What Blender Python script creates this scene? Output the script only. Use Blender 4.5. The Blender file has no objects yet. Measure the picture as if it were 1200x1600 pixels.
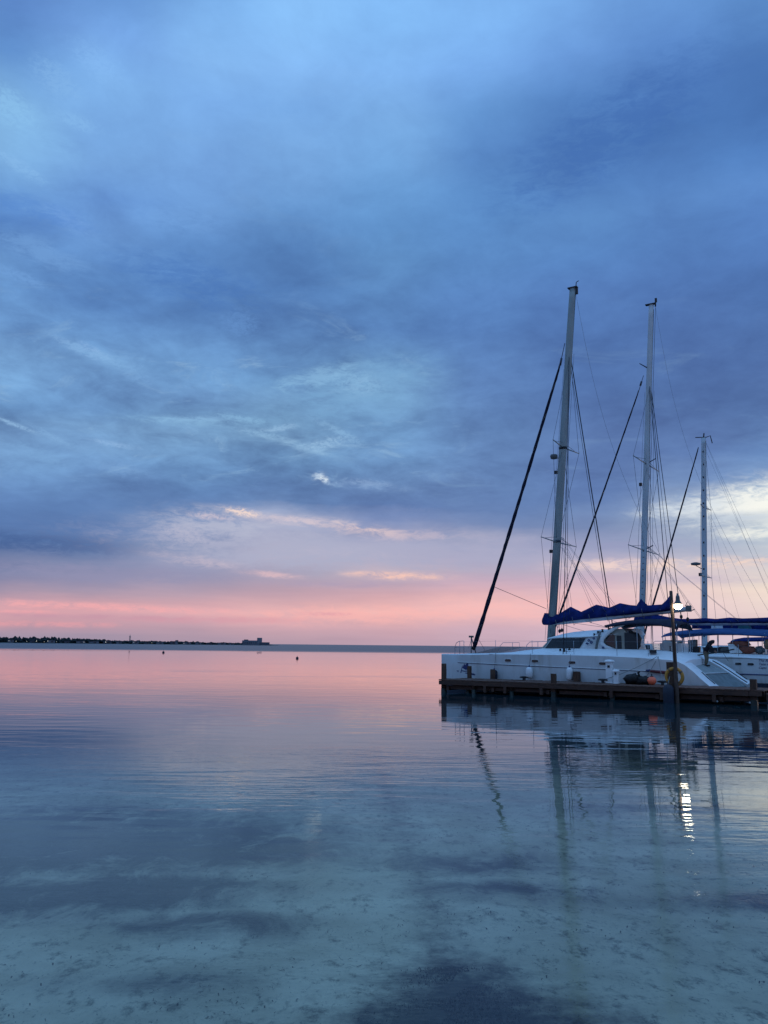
import bpy, math, random
from mathutils import Vector, Matrix, noise as mnoise
random.seed(11)
sc = bpy.context.scene
PI = math.pi
rad = math.radians

# ------------------------------------------------------------------ camera
FPX = 1340.0
PITCH = math.atan(208 / FPX)
ROLL = math.atan(0.010)
CAMH = 2.6
cam_d = bpy.data.cameras.new('camera')
cam = bpy.data.objects.new('camera', cam_d)
sc.collection.objects.link(cam)
cam_d.sensor_fit = 'VERTICAL'
cam_d.sensor_height = 36.0
cam_d.lens = 36.0 * FPX / 1600
cam_d.clip_start = 0.1
cam_d.clip_end = 60000
r0, u0 = Vector((1, 0, 0)), Vector((0, -math.sin(PITCH), math.cos(PITCH)))
fw = Vector((0, math.cos(PITCH), math.sin(PITCH)))
rr = r0 * math.cos(ROLL) + u0 * math.sin(ROLL)
uu = -r0 * math.sin(ROLL) + u0 * math.cos(ROLL)
m = Matrix((rr, uu, -fw)).transposed().to_4x4()
m.translation = Vector((0, 0, CAMH))
cam.matrix_world = m
sc.camera = cam

sc.view_settings.view_transform = 'Standard'
sc.view_settings.look = 'None'
sc.view_settings.exposure = 0.0
sc.view_settings.gamma = 1.0
sc.view_settings.use_curve_mapping = False
sc.render.engine = 'CYCLES'
sc.cycles.max_bounces = 8
sc.cycles.transparent_max_bounces = 12
sc.cycles.glossy_bounces = 4
sc.cycles.caustics_reflective = False
sc.cycles.caustics_refractive = False
sc.cycles.use_denoising = True
sc.cycles.filter_width = 1.5


def s2l(c):
    o = []
    for v in c[:3]:
        v = v / 255.0
        o.append(v / 12.92 if v <= 0.04045 else ((v + 0.055) / 1.055) ** 2.4)
    return (o[0], o[1], o[2], 1.0)


# ------------------------------------------------------------------ world: dusk sky with broken cloud
world = bpy.data.worlds.new("World")
sc.world = world
world.use_nodes = True
NT = world.node_tree
NT.nodes.clear()


class G:
    """tiny expression builder on a node tree"""

    def __init__(self, nt):
        self.nt = nt

    def link(self, v, sock):
        if isinstance(v, (int, float)):
            sock.default_value = v
        elif isinstance(v, (tuple, list)):
            sock.default_value = v
        else:
            self.nt.links.new(v, sock)

    def m(self, op, a, b=None, c=None, clamp=False):
        n = self.nt.nodes.new('ShaderNodeMath')
        n.operation = op
        n.use_clamp = clamp
        self.link(a, n.inputs[0])
        if b is not None:
            self.link(b, n.inputs[1])
        if c is not None:
            self.link(c, n.inputs[2])
        return n.outputs[0]

    def sep(self, v):
        n = self.nt.nodes.new('ShaderNodeSeparateXYZ')
        self.link(v, n.inputs[0])
        return n.outputs

    def comb(self, x, y, z=0.0):
        n = self.nt.nodes.new('ShaderNodeCombineXYZ')
        for i, v in enumerate((x, y, z)):
            self.link(v, n.inputs[i])
        return n.outputs[0]

    def noise(self, vec, scale=1.0, detail=5.0, rough=0.5, dist=0.0, out=0):
        n = self.nt.nodes.new('ShaderNodeTexNoise')
        self.link(vec, n.inputs['Vector'])
        n.inputs['Scale'].default_value = scale
        n.inputs['Detail'].default_value = detail
        n.inputs['Roughness'].default_value = rough
        n.inputs['Distortion'].default_value = dist
        return n.outputs[out]

    def ramp(self, v, stops, interp='LINEAR'):
        n = self.nt.nodes.new('ShaderNodeValToRGB')
        n.color_ramp.interpolation = interp
        e = n.color_ramp.elements
        while len(e) < len(stops):
            e.new(0.5)
        for i, (p, c) in enumerate(stops):
            e[i].position = p
        for i, (p, c) in enumerate(stops):
            e[i].color = c if len(c) == 4 else (*c, 1)
        self.link(v, n.inputs[0])
        return n.outputs[0]

    def mix(self, f, a, b, mode='MIX'):
        n = self.nt.nodes.new('ShaderNodeMix')
        n.data_type = 'RGBA'
        n.blend_type = mode
        n.clamp_factor = True
        self.link(f, n.inputs[0])
        self.link(a, n.inputs[6])
        self.link(b, n.inputs[7])
        return n.outputs[2]

    def smooth(self, v, a, b, lo=0.0, hi=1.0):
        n = self.nt.nodes.new('ShaderNodeMapRange')
        n.interpolation_type = 'SMOOTHSTEP'
        self.link(v, n.inputs['Value'])
        n.inputs['From Min'].default_value = a
        n.inputs['From Max'].default_value = b
        n.inputs['To Min'].default_value = lo
        n.inputs['To Max'].default_value = hi
        return n.outputs[0]

    def mapv(self, vec, loc=(0, 0, 0), rot=(0, 0, 0), scale=(1, 1, 1)):
        n = self.nt.nodes.new('ShaderNodeMapping')
        self.link(vec, n.inputs[0])
        n.inputs[1].default_value = loc
        n.inputs[2].default_value = rot
        n.inputs[3].default_value = scale
        return n.outputs[0]


g = G(NT)
tc = NT.nodes.new('ShaderNodeTexCoord')
dirv = tc.outputs['Generated']
dx, dy, dz = g.sep(dirv)
AZ = g.m('MULTIPLY', g.m('ARCTAN2', dx, dy), 57.29578)
EL = g.m('MULTIPLY', g.m('ARCSINE', dz), 57.29578)
zc = g.m('ADD', g.m('MAXIMUM', dz, 0.0), 0.20)
P = g.comb(g.m('DIVIDE', dx, zc), g.m('DIVIDE', dy, zc), 0.0)

# gentle warp of the sky coordinates, smaller towards the horizon
w1 = g.sep(g.noise(P, 0.9, 6, 0.55, 0, out=1))
w2 = g.sep(g.noise(g.mapv(P, (3, 7, 1)), 3.0, 5, 0.55, 0, out=1))
wx = g.m('ADD', g.m('MULTIPLY', g.m('SUBTRACT', w1[0], 0.5), 7.0), g.m('MULTIPLY', g.m('SUBTRACT', w2[0], 0.5), 3.0))
wy = g.m('ADD', g.m('MULTIPLY', g.m('SUBTRACT', w1[1], 0.5), 5.0), g.m('MULTIPLY', g.m('SUBTRACT', w2[1], 0.5), 2.6))
damp = g.smooth(EL, 0.0, 16.0, 0.16, 1.0)
AZw = g.m('ADD', AZ, wx)
ELw = g.m('ADD', EL, g.m('MULTIPLY', wy, damp))

# colours of the cloud deck: rows by elevation at seven bearings (sRGB)
TAB = {
 0: [(0,(95,140,210)),(60,(92,142,215)),(130,(112,165,225)),(170,(136,190,240)),(200,(128,182,238)),(255,(136,190,240)),(300,(97,147,215)),(340,(82,132,206)),(380,(112,162,222)),(410,(88,138,206)),(450,(98,148,212)),(480,(90,140,208)),(530,(108,158,218)),(560,(113,163,220)),(600,(103,152,210)),(640,(88,133,192)),(665,(108,150,202)),(700,(105,148,203)),(730,(105,147,203)),(770,(95,132,190)),(815,(88,122,178)),(850,(70,100,154)),(880,(108,124,164)),(910,(132,132,170)),(930,(180,150,173)),(946,(222,160,172)),(958,(224,160,170)),(974,(218,156,168)),(984,(160,142,168)),(1008,(148,140,168))],
 200: [(0,(98,148,216)),(50,(120,170,240)),(100,(132,187,246)),(150,(124,175,240)),(200,(115,165,230)),(250,(118,168,232)),(300,(105,153,222)),(350,(108,156,223)),(400,(90,138,206)),(450,(79,126,192)),(480,(80,126,194)),(530,(94,144,208)),(570,(104,154,214)),(620,(96,141,202)),(660,(100,146,202)),(690,(108,153,208)),(740,(104,148,204)),(780,(92,128,185)),(820,(94,126,180)),(850,(100,128,175)),(870,(138,148,184)),(900,(150,148,180)),(925,(180,155,177)),(942,(220,162,172)),(952,(224,162,172)),(964,(198,152,170)),(985,(174,148,171)),(1008,(166,146,171))],
 400: [(0,(134,189,250)),(100,(130,182,245)),(150,(120,172,238)),(200,(118,170,235)),(270,(124,174,235)),(330,(113,163,226)),(380,(90,140,204)),(430,(77,121,189)),(480,(80,127,193)),(530,(95,142,205)),(580,(96,146,205)),(620,(108,156,211)),(660,(117,166,213)),(690,(120,168,215)),(730,(100,145,198)),(770,(85,120,176)),(795,(98,130,182)),(812,(165,175,206)),(830,(170,176,205)),(860,(180,177,200)),(885,(166,164,190)),(905,(176,160,181)),(930,(194,158,176)),(955,(232,172,176)),(972,(214,160,172)),(995,(190,155,172)),(1008,(182,152,172))],
 600: [(0,(130,188,252)),(100,(128,182,248)),(200,(121,174,235)),(300,(105,158,220)),(350,(92,143,206)),(400,(90,140,201)),(450,(87,136,199)),(480,(85,132,198)),(530,(80,125,191)),(570,(98,147,204)),(600,(111,160,211)),(640,(108,157,209)),(680,(95,140,196)),(720,(94,135,191)),(760,(103,140,195)),(800,(92,122,178)),(825,(130,145,190)),(845,(172,174,202)),(870,(178,175,200)),(890,(196,180,195)),(908,(186,166,186)),(930,(215,165,176)),(960,(248,180,176)),(985,(210,162,175)),(1008,(190,155,175))],
 800: [(0,(124,179,245)),(100,(116,168,238)),(170,(95,148,215)),(220,(83,131,201)),(270,(80,128,196)),(330,(88,139,204)),(400,(88,138,205)),(450,(82,128,198)),(520,(80,124,194)),(600,(81,121,190)),(700,(87,124,185)),(780,(97,128,185)),(815,(106,131,181)),(838,(158,164,196)),(868,(165,168,200)),(890,(184,172,195)),(915,(205,170,190)),(940,(243,184,185)),(960,(243,184,185)),(985,(206,170,190)),(1008,(195,165,185))],
 1000: [(0,(110,162,231)),(60,(100,150,222)),(120,(87,134,205)),(180,(72,118,189)),(230,(72,118,186)),(300,(84,130,198)),(350,(91,139,204)),(400,(80,126,196)),(450,(76,116,186)),(500,(72,111,181)),(600,(76,112,178)),(700,(85,115,180)),(770,(92,122,182)),(800,(116,140,186)),(850,(142,152,191)),(880,(214,194,206)),(898,(192,176,200)),(920,(232,196,202)),(950,(225,186,200)),(1008,(205,180,200))],
 1200: [(0,(92,142,208)),(60,(80,128,198)),(120,(69,114,183)),(180,(69,113,181)),(230,(78,126,196)),(300,(89,137,207)),(360,(78,123,195)),(450,(69,110,179)),(550,(73,109,176)),(650,(80,118,180)),(720,(100,140,200)),(752,(150,180,215)),(775,(238,243,238)),(800,(240,242,235)),(825,(170,195,216)),(840,(225,228,226)),(860,(165,184,210)),(880,(222,216,214)),(920,(243,224,206)),(960,(234,211,206)),(1008,(220,200,214))],
}
cols_x = sorted(TAB)


def tabcol(x, y):
    def col(cx):
        t = TAB[cx]
        if y <= t[0][0]:
            return t[0][1]
        for (ya, ca), (yb, cb) in zip(t, t[1:]):
            if y <= yb:
                k = (y - ya) / (yb - ya)
                return tuple(a + (b - a) * k for a, b in zip(ca, cb))
        return t[-1][1]
    x = min(max(x, 0), 1200)
    i = min(int(x // 200), 5)
    k = x / 200 - i
    a, b = col(cols_x[i]), col(cols_x[i + 1])
    return tuple(p + (q - p) * k for p, q in zip(a, b))


def azel_to_tab(az, el):
    a, e = rad(az), rad(el)
    d = Vector((math.sin(a) * math.cos(e), math.cos(a) * math.cos(e), math.sin(e)))
    k = d.dot(fw)
    return 600 + FPX * d.dot(rr) / k, 800 - FPX * d.dot(uu) / k


def tab_to_azel(x, y):
    d = fw * FPX + rr * (x - 600) - uu * (y - 800)
    return math.degrees(math.atan2(d.x, d.y)), math.degrees(math.asin(d.z / d.length))


ELS = [0, .5, 1, 1.5, 2, 2.5, 3.1, 3.7, 4.3, 5, 5.7, 6.4, 7.2, 8, 8.9, 9.8, 10.8, 12, 13.3, 14.6, 16, 17.5, 19, 21, 23, 25, 27, 29, 31, 33.5, 36, 39]
t_el = g.m('DIVIDE', ELw, 40.0, clamp=True)
azs = [-27, -20, -13.5, -7, 0, 7, 13.5, 20, 27]
AZc = g.m('MINIMUM', g.m('MAXIMUM', AZw, -27.0), 27.0)
skycol = None
for i, a in enumerate(azs):
    stops = []
    for e in ELS:
        x, y = azel_to_tab(a, e)
        c_ = tabcol(x, max(0, y))
        lum = .3 * c_[0] + .59 * c_[1] + .11 * c_[2]
        ds = .11 * min(1, max(0, (e - 7) / 6)) * (1 - .75 * min(1, max(0, (e - 20) / 8)))
        c_ = tuple(v + (lum - v) * ds + 2 * ds / .11 for v in c_)
        pk = .16 * min(1, max(0, (4.5 - e) / 1.5))
        c_ = tuple(v + (lum - v) * pk + 3 * pk / .16 for v in c_)
        kk = min(1, max(0, (e - 5) / 5))
        c_ = (c_[0] * (1 + .01 * kk), c_[1] * (1 + .006 * kk), c_[2] * (1 - .010 * kk))
        stops.append((e / 40.0, s2l(c_)))
    rc = g.ramp(t_el, stops)
    if skycol is None:
        skycol = rc
    else:
        f = g.smooth(AZc, azs[i - 1], a)
        skycol = g.mix(f, skycol, rc)
# behind and beside the picture: a plain dusk overcast, a little light low down
stops = [(e / 40.0, s2l(c)) for e, c in ((0, (176, 160, 182)), (3, (168, 158, 186)), (6, (130, 144, 186)), (12, (94, 130, 190)), (20, (92, 138, 200)), (30, (112, 165, 230)), (39, (128, 182, 246)))]
back = g.ramp(t_el, stops)
skycol = g.mix(g.smooth(g.m('ABSOLUTE', AZ), 34.0, 75.0), skycol, back)

# cloud texture
nA = g.noise(g.mapv(P, (5, 1, 0), (0, 0, 0.5), (1.2, 1.2, 1)), 1.9, 9, 0.6, 0.3)
nC = g.noise(g.mapv(P, (4, 4, 2), (0, 0, 0.1), (1.2, 1.0, 1)), 13.0, 7, 0.62, 0.6)
nB = g.noise(g.mapv(P, (1, 9, 0), (0, 0, 0.3), (1.1, 1.2, 1)), 5.0, 8, 0.62, 0.4)
lowf = g.noise(g.comb(g.m('MULTIPLY', AZ, 0.06), g.m('MULTIPLY', EL, 0.75), 4.0), 1.0, 7, 0.62, 0.4)
hi = g.smooth(EL, 5.0, 12.0)
texA = g.m('MULTIPLY', g.m('SUBTRACT', nA, 0.5), 0.72)
texB = g.m('ADD', g.m('MULTIPLY', g.m('SUBTRACT', nB, 0.5), 0.55), g.m('MULTIPLY', g.m('SUBTRACT', nC, 0.5), 0.26))
texL = g.m('MULTIPLY', g.m('SUBTRACT', lowf, 0.5), 0.34)
fade_up = g.smooth(EL, 22.0, 34.0, 1.0, 0.62)
brk = g.m('MULTIPLY', g.smooth(AZ, 0.0, 12.0, 1.0, 0.0), g.m('MULTIPLY', g.smooth(EL, 8.0, 11.0), g.smooth(EL, 17.0, 24.0, 1.0, 0.25)))
fade_up = g.m('MULTIPLY', fade_up, g.m('MULTIPLY_ADD', brk, 0.75, 1.0))
tex = g.m('ADD', g.m('MULTIPLY', g.m('ADD', texA, texB), g.m('MULTIPLY', hi, fade_up)), g.m('MULTIPLY', texL, g.m('SUBTRACT', 1.0, g.m('MULTIPLY', hi, 0.85))))
mult = g.m('ADD', 1.0, tex)
mul_c = g.comb(mult, mult, g.m('ADD', 1.0, g.m('MULTIPLY', tex, 0.8)))
skycol = g.mix(1.0, skycol, mul_c, 'MULTIPLY')

# thin bright wisps in the middle of the deck
wn = g.noise(g.mapv(P, (2, 2, 6), (0, 0, 0.35), (1.0, 1.5, 1)), 4.2, 10, 0.66, 0.8)
wm = g.m('MULTIPLY', g.smooth(wn, 0.54, 0.74), g.m('MULTIPLY', g.smooth(EL, 8.5, 12.0), g.smooth(EL, 17.0, 24.0, 1.0, 0.12)))
wm = g.m('MULTIPLY', wm, g.smooth(AZ, -2.0, 9.0, 0.75, 0.15))
skycol = g.mix(wm, skycol, s2l((146, 184, 220)))

BLOBS = [  # x, y, half width, half height (in 1/1600 of the frame), tilt, colour, strength
 (90, 850, 170, 17, 0, (66, 96, 150), .75), (300, 440, 130, 34, 8, (72, 117, 186), .55), (955, 210, 190, 55, -22, (65, 108, 178), .6),
 (85, 125, 40, 20, 20, (138, 188, 238), .5), (15, 170, 40, 22, 20, (142, 196, 240), .7), (118, 190, 34, 10, 8, (138, 190, 240), .6), (150, 100, 44, 20, 20, (140, 192, 248), .4), (60, 215, 60, 20, 10, (136, 190, 240), .4), (25, 258, 44, 9, 18, (140, 190, 238), .6), (60, 392, 80, 18, 10, (124, 172, 228), .5), (105, 345, 40, 12, 20, (122, 168, 230), .5), (275, 345, 80, 20, 0, (122, 172, 232), .4), (30, 430, 44, 8, 12, (120, 168, 226), .5), (55, 330, 80, 18, 8, (84, 134, 208), .5),
 (560, 610, 130, 45, -12, (124, 172, 214), .65), (410, 680, 44, 6, 8, (146, 188, 224), .6), (470, 700, 60, 7, 12, (152, 192, 226), .7), (505, 695, 40, 8, -14, (156, 194, 228), .7), (440, 670, 30, 5, -10, (160, 198, 232), .6), (530, 675, 44, 7, 26, (148, 192, 230), .5), (380, 655, 44, 6, 6, (148, 196, 232), .5), (490, 590, 70, 16, -16, (140, 186, 224), .7), (560, 600, 44, 20, 10, (140, 186, 224), .65), (300, 655, 60, 7, -4, (150, 196, 236), .5), (575, 755, 40, 6, 4, (150, 180, 220), .5), (375, 505, 34, 20, 0, (106, 152, 212), .5), (300, 660, 110, 8, 0, (140, 186, 224), .6),
 (22, 664, 36, 4, 20, (160, 202, 240), .6), (78, 683, 36, 5, 24, (140, 184, 228), .5), (175, 695, 34, 4, 4, (150, 188, 230), .6), (60, 710, 44, 10, 14, (126, 170, 216), .5), (118, 545, 40, 7, 20, (146, 188, 234), .5), (150, 552, 28, 6, 24, (158, 196, 240), .5), (200, 575, 44, 14, 30, (130, 176, 226), .4), (185, 735, 44, 10, 10, (124, 164, 212), .5), (130, 700, 70, 9, 5, (125, 168, 214), .5), (497, 746, 10, 6, -14, (206, 226, 246), .8), (508, 751, 9, 5, 24, (226, 238, 248), .9), (520, 757, 16, 4, 6, (150, 182, 220), .6),
 (580, 762, 60, 7, 3, (140, 172, 214), .6), (150, 555, 60, 10, 14, (132, 180, 226), .6),
 (440, 856, 250, 34, 2, (174, 177, 203), .85), (740, 862, 170, 26, 0, (172, 172, 200), .75), (160, 895, 200, 16, 0, (146, 146, 180), .6), (345, 818, 90, 22, 5, (184, 188, 210), .8), (290, 835, 40, 14, 10, (186, 186, 208), .7), (330, 808, 34, 5, 6, (214, 200, 212), .7), (310, 876, 60, 9, 6, (206, 190, 204), .6), (640, 800, 40, 8, 0, (120, 140, 186), .5), (378, 803, 32, 6, 10, (248, 222, 210), 1.0), (470, 816, 80, 7, 2, (218, 203, 212), .8),
 (575, 830, 70, 7, 5, (236, 208, 204), .85), (640, 836, 90, 9, 0, (196, 184, 202), .6), (620, 899, 75, 7, 2, (252, 204, 188), 1.0), (425, 897, 45, 5, 4, (226, 190, 196), .8),
 (1185, 783, 110, 32, -6, (252, 252, 244), 1.0), (1075, 792, 75, 13, -4, (214, 224, 234), .85), (1190, 832, 60, 10, 0, (242, 243, 236), .9),
 (1150, 808, 80, 8, 0, (170, 190, 216), .6), (1085, 880, 150, 9, -2, (248, 218, 203), .9), (940, 880, 75, 8, -1, (242, 214, 208), .85), (1080, 905, 120, 7, 0, (196, 184, 204), .6),
 (940, 850, 120, 8, 0, (150, 155, 192), .6),
 (150, 948, 200, 6, 1, (252, 176, 178), .75), (50, 956, 60, 3, 0, (250, 172, 176), .6), (60, 974, 120, 5, 0, (240, 164, 170), .6), (150, 963, 150, 4, 0, (196, 150, 170), .6), (560, 962, 190, 15, -1, (252, 184, 180), .7), (810, 950, 150, 20, 0, (250, 190, 188), .6),
 (330, 968, 150, 6, 0, (214, 155, 170), .6), (510, 960, 40, 3, 0, (226, 160, 172), .6), (520, 912, 130, 7, 0, (172, 158, 186), .5),
]
edge1 = g.noise(g.comb(g.m('MULTIPLY', AZ, 0.22), g.m('MULTIPLY', EL, 0.75), 0.0), 1.5, 9, 0.65, 0.5)
edge2 = g.noise(g.comb(g.m('MULTIPLY', AZ, 0.5), g.m('MULTIPLY', EL, 1.5), 7.0), 1.6, 10, 0.72, 0.6)
edge3 = g.noise(g.comb(g.m('MULTIPLY', AZ, 1.6), g.m('MULTIPLY', EL, 3.2), 2.0), 1.5, 8, 0.72, 0.8)
edgef = g.m('ADD', 0.5, g.m('MULTIPLY', g.m('SUBTRACT', edge3, 0.5), 1.6))
edge = g.m('ADD', 0.5, g.m('ADD', g.m('MULTIPLY', g.m('SUBTRACT', edge1, 0.5), 0.8), g.m('MULTIPLY', g.m('SUBTRACT', edge2, 0.5), 1.3)))
AZs = g.m('ADD', AZ, g.m('MULTIPLY', wx, 0.25))
ELs = g.m('ADD', EL, g.m('MULTIPLY', g.m('MULTIPLY', wy, damp), 0.25))
for (x, y, hw, hh, tilt, c, st) in BLOBS:
    a, e = tab_to_azel(x, y)
    sa, se = hw / 23.4, hh / 23.4
    ct, sn = math.cos(rad(-tilt)), math.sin(rad(-tilt))
    da, de = g.m('SUBTRACT', AZs, a), g.m('SUBTRACT', ELs, e)
    u = g.m('MULTIPLY_ADD', da, ct / sa, g.m('MULTIPLY', de, sn / sa))
    v = g.m('MULTIPLY_ADD', da, -sn / se, g.m('MULTIPLY', de, ct / se))
    r2 = g.m('ADD', g.m('MULTIPLY', u, u), g.m('MULTIPLY', v, v))
    gs = g.m('EXPONENT', g.m('MULTIPLY', r2, -0.9))
    mk = g.m('MULTIPLY', gs, g.m('MAXIMUM', g.m('MULTIPLY_ADD', edgef if hw < 45 else edge, 3.0, -0.55), 0.0))
    mk = g.smooth(mk, 0.05, 1.2, 0.0, st * .92)
    skycol = g.mix(mk, skycol, s2l(c))

sky = NT.nodes.new('ShaderNodeTexSky')
sky.sky_type = 'NISHITA'
sky.sun_disc = False
sky.sun_elevation = rad(1.5)
sky.sun_rotation = rad(52)
bg1 = NT.nodes.new('ShaderNodeBackground')
NT.links.new(skycol, bg1.inputs[0])
bg1.inputs[1].default_value = 0.97
bg2 = NT.nodes.new('ShaderNodeBackground')
NT.links.new(sky.outputs[0], bg2.inputs[0])
bg2.inputs[1].default_value = 0.004
addw = NT.nodes.new('ShaderNodeAddShader')
NT.links.new(bg1.outputs[0], addw.inputs[0])
NT.links.new(bg2.outputs[0], addw.inputs[1])
outw = NT.nodes.new('ShaderNodeOutputWorld')
NT.links.new(addw.outputs[0], outw.inputs[0])

# low sun behind the cloud on the right: hardly any direct light
sd = bpy.data.lights.new('sun', 'SUN')
sd.energy = 0.12
sd.angle = rad(12)
sd.color = (1.0, 0.82, 0.74)
so = bpy.data.objects.new('sun', sd)
sc.collection.objects.link(so)
sa_, se_ = rad(52), rad(4)
sdir = Vector((math.sin(sa_) * math.cos(se_), math.cos(sa_) * math.cos(se_), math.sin(se_)))
so.rotation_euler = sdir.to_track_quat('Z', 'Y').to_euler()

# ------------------------------------------------------------------ helpers
COL = sc.collection
ANG = math.atan2(-9.3, 14.3)
AX = Vector((math.cos(ANG), math.sin(ANG), 0))
BX = Vector((-AX.y, AX.x, 0))
ORG = Vector((3.2, 49.5, 0))


def F(s, n, z=0.0):
    """berth frame (along the pier, away from it, up) to world"""
    return ORG + AX * s + BX * n + Vector((0, 0, z))


class MB:
    def __init__(self):
        self.v, self.f, self.sm, self.mi = [], [], [], []

    def add(self, vs, fs, smooth=False, mi=0):
        b = len(self.v)
        self.v += [tuple(p) for p in vs]
        for q in fs:
            self.f.append(tuple(i + b for i in q))
            self.sm.append(smooth)
            self.mi.append(mi)
        return self

    def box(self, c, d, rz=0.0, tilt=0.0, jit=0.0, mi=0):
        hx, hy, hz = d[0] / 2, d[1] / 2, d[2] / 2
        M = Matrix.Rotation(rz, 3, 'Z') @ Matrix.Rotation(tilt, 3, 'Y')
        vs = []
        for z in (-hz, hz):
            for x, y in ((-hx, -hy), (hx, -hy), (hx, hy), (-hx, hy)):
                p = M @ Vector((x, y, z)) + Vector(c)
                if jit:
                    p += Vector([random.uniform(-jit, jit) for _ in range(3)])
                vs.append(p)
        return self.add(vs, [(3, 2, 1, 0), (4, 5, 6, 7), (0, 1, 5, 4), (1, 2, 6, 5), (2, 3, 7, 6), (3, 0, 4, 7)], False, mi)

    def tube(self, pts, r, n=8, caps=True, ry=None, smooth=True, mi=0, axis=None):
        pts = [Vector(p) for p in pts]
        k = len(pts)
        rs = r if isinstance(r, (list, tuple)) else [r] * k
        rys = rs if ry is None else (ry if isinstance(ry, (list, tuple)) else [ry] * k)
        ref = None
        vs = []
        for i, p in enumerate(pts):
            t = (pts[min(i + 1, k - 1)] - pts[max(i - 1, 0)])
            if t.length < 1e-9:
                t = Vector((0, 0, 1))
            t.normalize()
            if ref is None:
                a = Vector(axis) if axis else (Vector((0, 0, 1)) if abs(t.z) < .9 else Vector((1, 0, 0)))
                ref = (a - t * a.dot(t)).normalized()
            else:
                ref = (ref - t * ref.dot(t)).normalized()
            o = t.cross(ref)
            for j in range(n):
                an = 2 * PI * j / n
                vs.append(p + ref * (math.cos(an) * rs[i]) + o * (math.sin(an) * rys[i]))
        fs = []
        for i in range(k - 1):
            for j in range(n):
                fs.append((i * n + j, i * n + (j + 1) % n, (i + 1) * n + (j + 1) % n, (i + 1) * n + j))
        self.add(vs, fs, smooth, mi)
        if caps:
            b = len(self.v) - k * n
            self.f += [tuple(b + j for j in reversed(range(n))), tuple(b + (k - 1) * n + j for j in range(n))]
            self.sm += [False, False]
            self.mi += [mi, mi]
        return self

    def lathe(self, prof, c=(0, 0, 0), n=16, smooth=True, mi=0):
        vs, fs = [], []
        for r, z in prof:
            for j in range(n):
                an = 2 * PI * j / n
                vs.append((c[0] + r * math.cos(an), c[1] + r * math.sin(an), c[2] + z))
        for i in range(len(prof) - 1):
            for j in range(n):
                fs.append((i * n + j, i * n + (j + 1) % n, (i + 1) * n + (j + 1) % n, (i + 1) * n + j))
        fs.append(tuple(reversed(range(n))))
        fs.append(tuple((len(prof) - 1) * n + j for j in range(n)))
        return self.add(vs, fs, smooth, mi)

    def loft(self, rings, closed=True, caps=True, smooth=True, mi=0, mif=None):
        n = len(rings[0])
        b = len(self.v)
        for r in rings:
            self.v += [tuple(p) for p in r]
        for i in range(len(rings) - 1):
            for j in range(n if closed else n - 1):
                self.f.append((b + i * n + j, b + i * n + (j + 1) % n, b + (i + 1) * n + (j + 1) % n, b + (i + 1) * n + j))
                self.sm.append(smooth)
                self.mi.append(mif(i, j) if mif else mi)
        if caps and closed:
            self.f += [tuple(b + j for j in reversed(range(n))), tuple(b + (len(rings) - 1) * n + j for j in range(n))]
            self.sm += [False, False]
            self.mi += [mi, mi]
        return self

    def slab(self, poly, d, mi=0):
        """extrude a planar polygon (3-D points) by vector d"""
        n = len(poly)
        d = Vector(d)
        vs = [Vector(p) for p in poly] + [Vector(p) + d for p in poly]
        fs = [tuple(reversed(range(n))), tuple(range(n, 2 * n))] + [(i, (i + 1) % n, n + (i + 1) % n, n + i) for i in range(n)]
        return self.add(vs, fs, False, mi)

    def mesh(self, name, mats, org=(0, 0, 0)):
        me = bpy.data.meshes.new(name)
        o = Vector(org)
        me.from_pydata([tuple(Vector(p) - o) for p in self.v], [], self.f)
        if not isinstance(mats, (list, tuple)):
            mats = [mats]
        for mt in mats:
            me.materials.append(mt)
        me.polygons.foreach_set('use_smooth', self.sm)
        me.polygons.foreach_set('material_index', self.mi)
        me.update()
        return me

    def build(self, name, mats, parent=None, org=(0, 0, 0)):
        ob = bpy.data.objects.new(name, self.mesh(name, mats, org))
        COL.objects.link(ob)
        if parent is not None:
            ob.parent = parent
        return ob


def tag(o, label=None, cat=None, group=None, kind=None):
    if label: o['label'] = label
    if cat: o['category'] = cat
    if group: o['group'] = group
    if kind: o['kind'] = kind
    return o


def thing(name, label, cat, loc=(0, 0, 0), rz=0.0, group=None):
    o = bpy.data.objects.new(name, None)
    COL.objects.link(o)
    o.location = loc
    o.rotation_euler = (0, 0, rz)
    o.empty_display_size = 0.2
    return tag(o, label, cat, group)


def berth_thing(name, label, cat, s, n, z=0.0, group=None):
    return thing(name, label, cat, F(s, n, z), ANG, group)


def berth_mesh(name, mb, mats, org, label, cat, group=None):
    """a one-mesh thing drawn in the berth frame"""
    o = mb.build(name, mats, None, org)
    o.location = F(*org)
    o.rotation_euler = (0, 0, ANG)
    return tag(o, label, cat, group)


def copy_tree(o, parent=None):
    c = o.copy()
    COL.objects.link(c)
    c.parent = parent
    for ch in [x for x in o.children]:
        copy_tree(ch, c)
    return c


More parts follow.
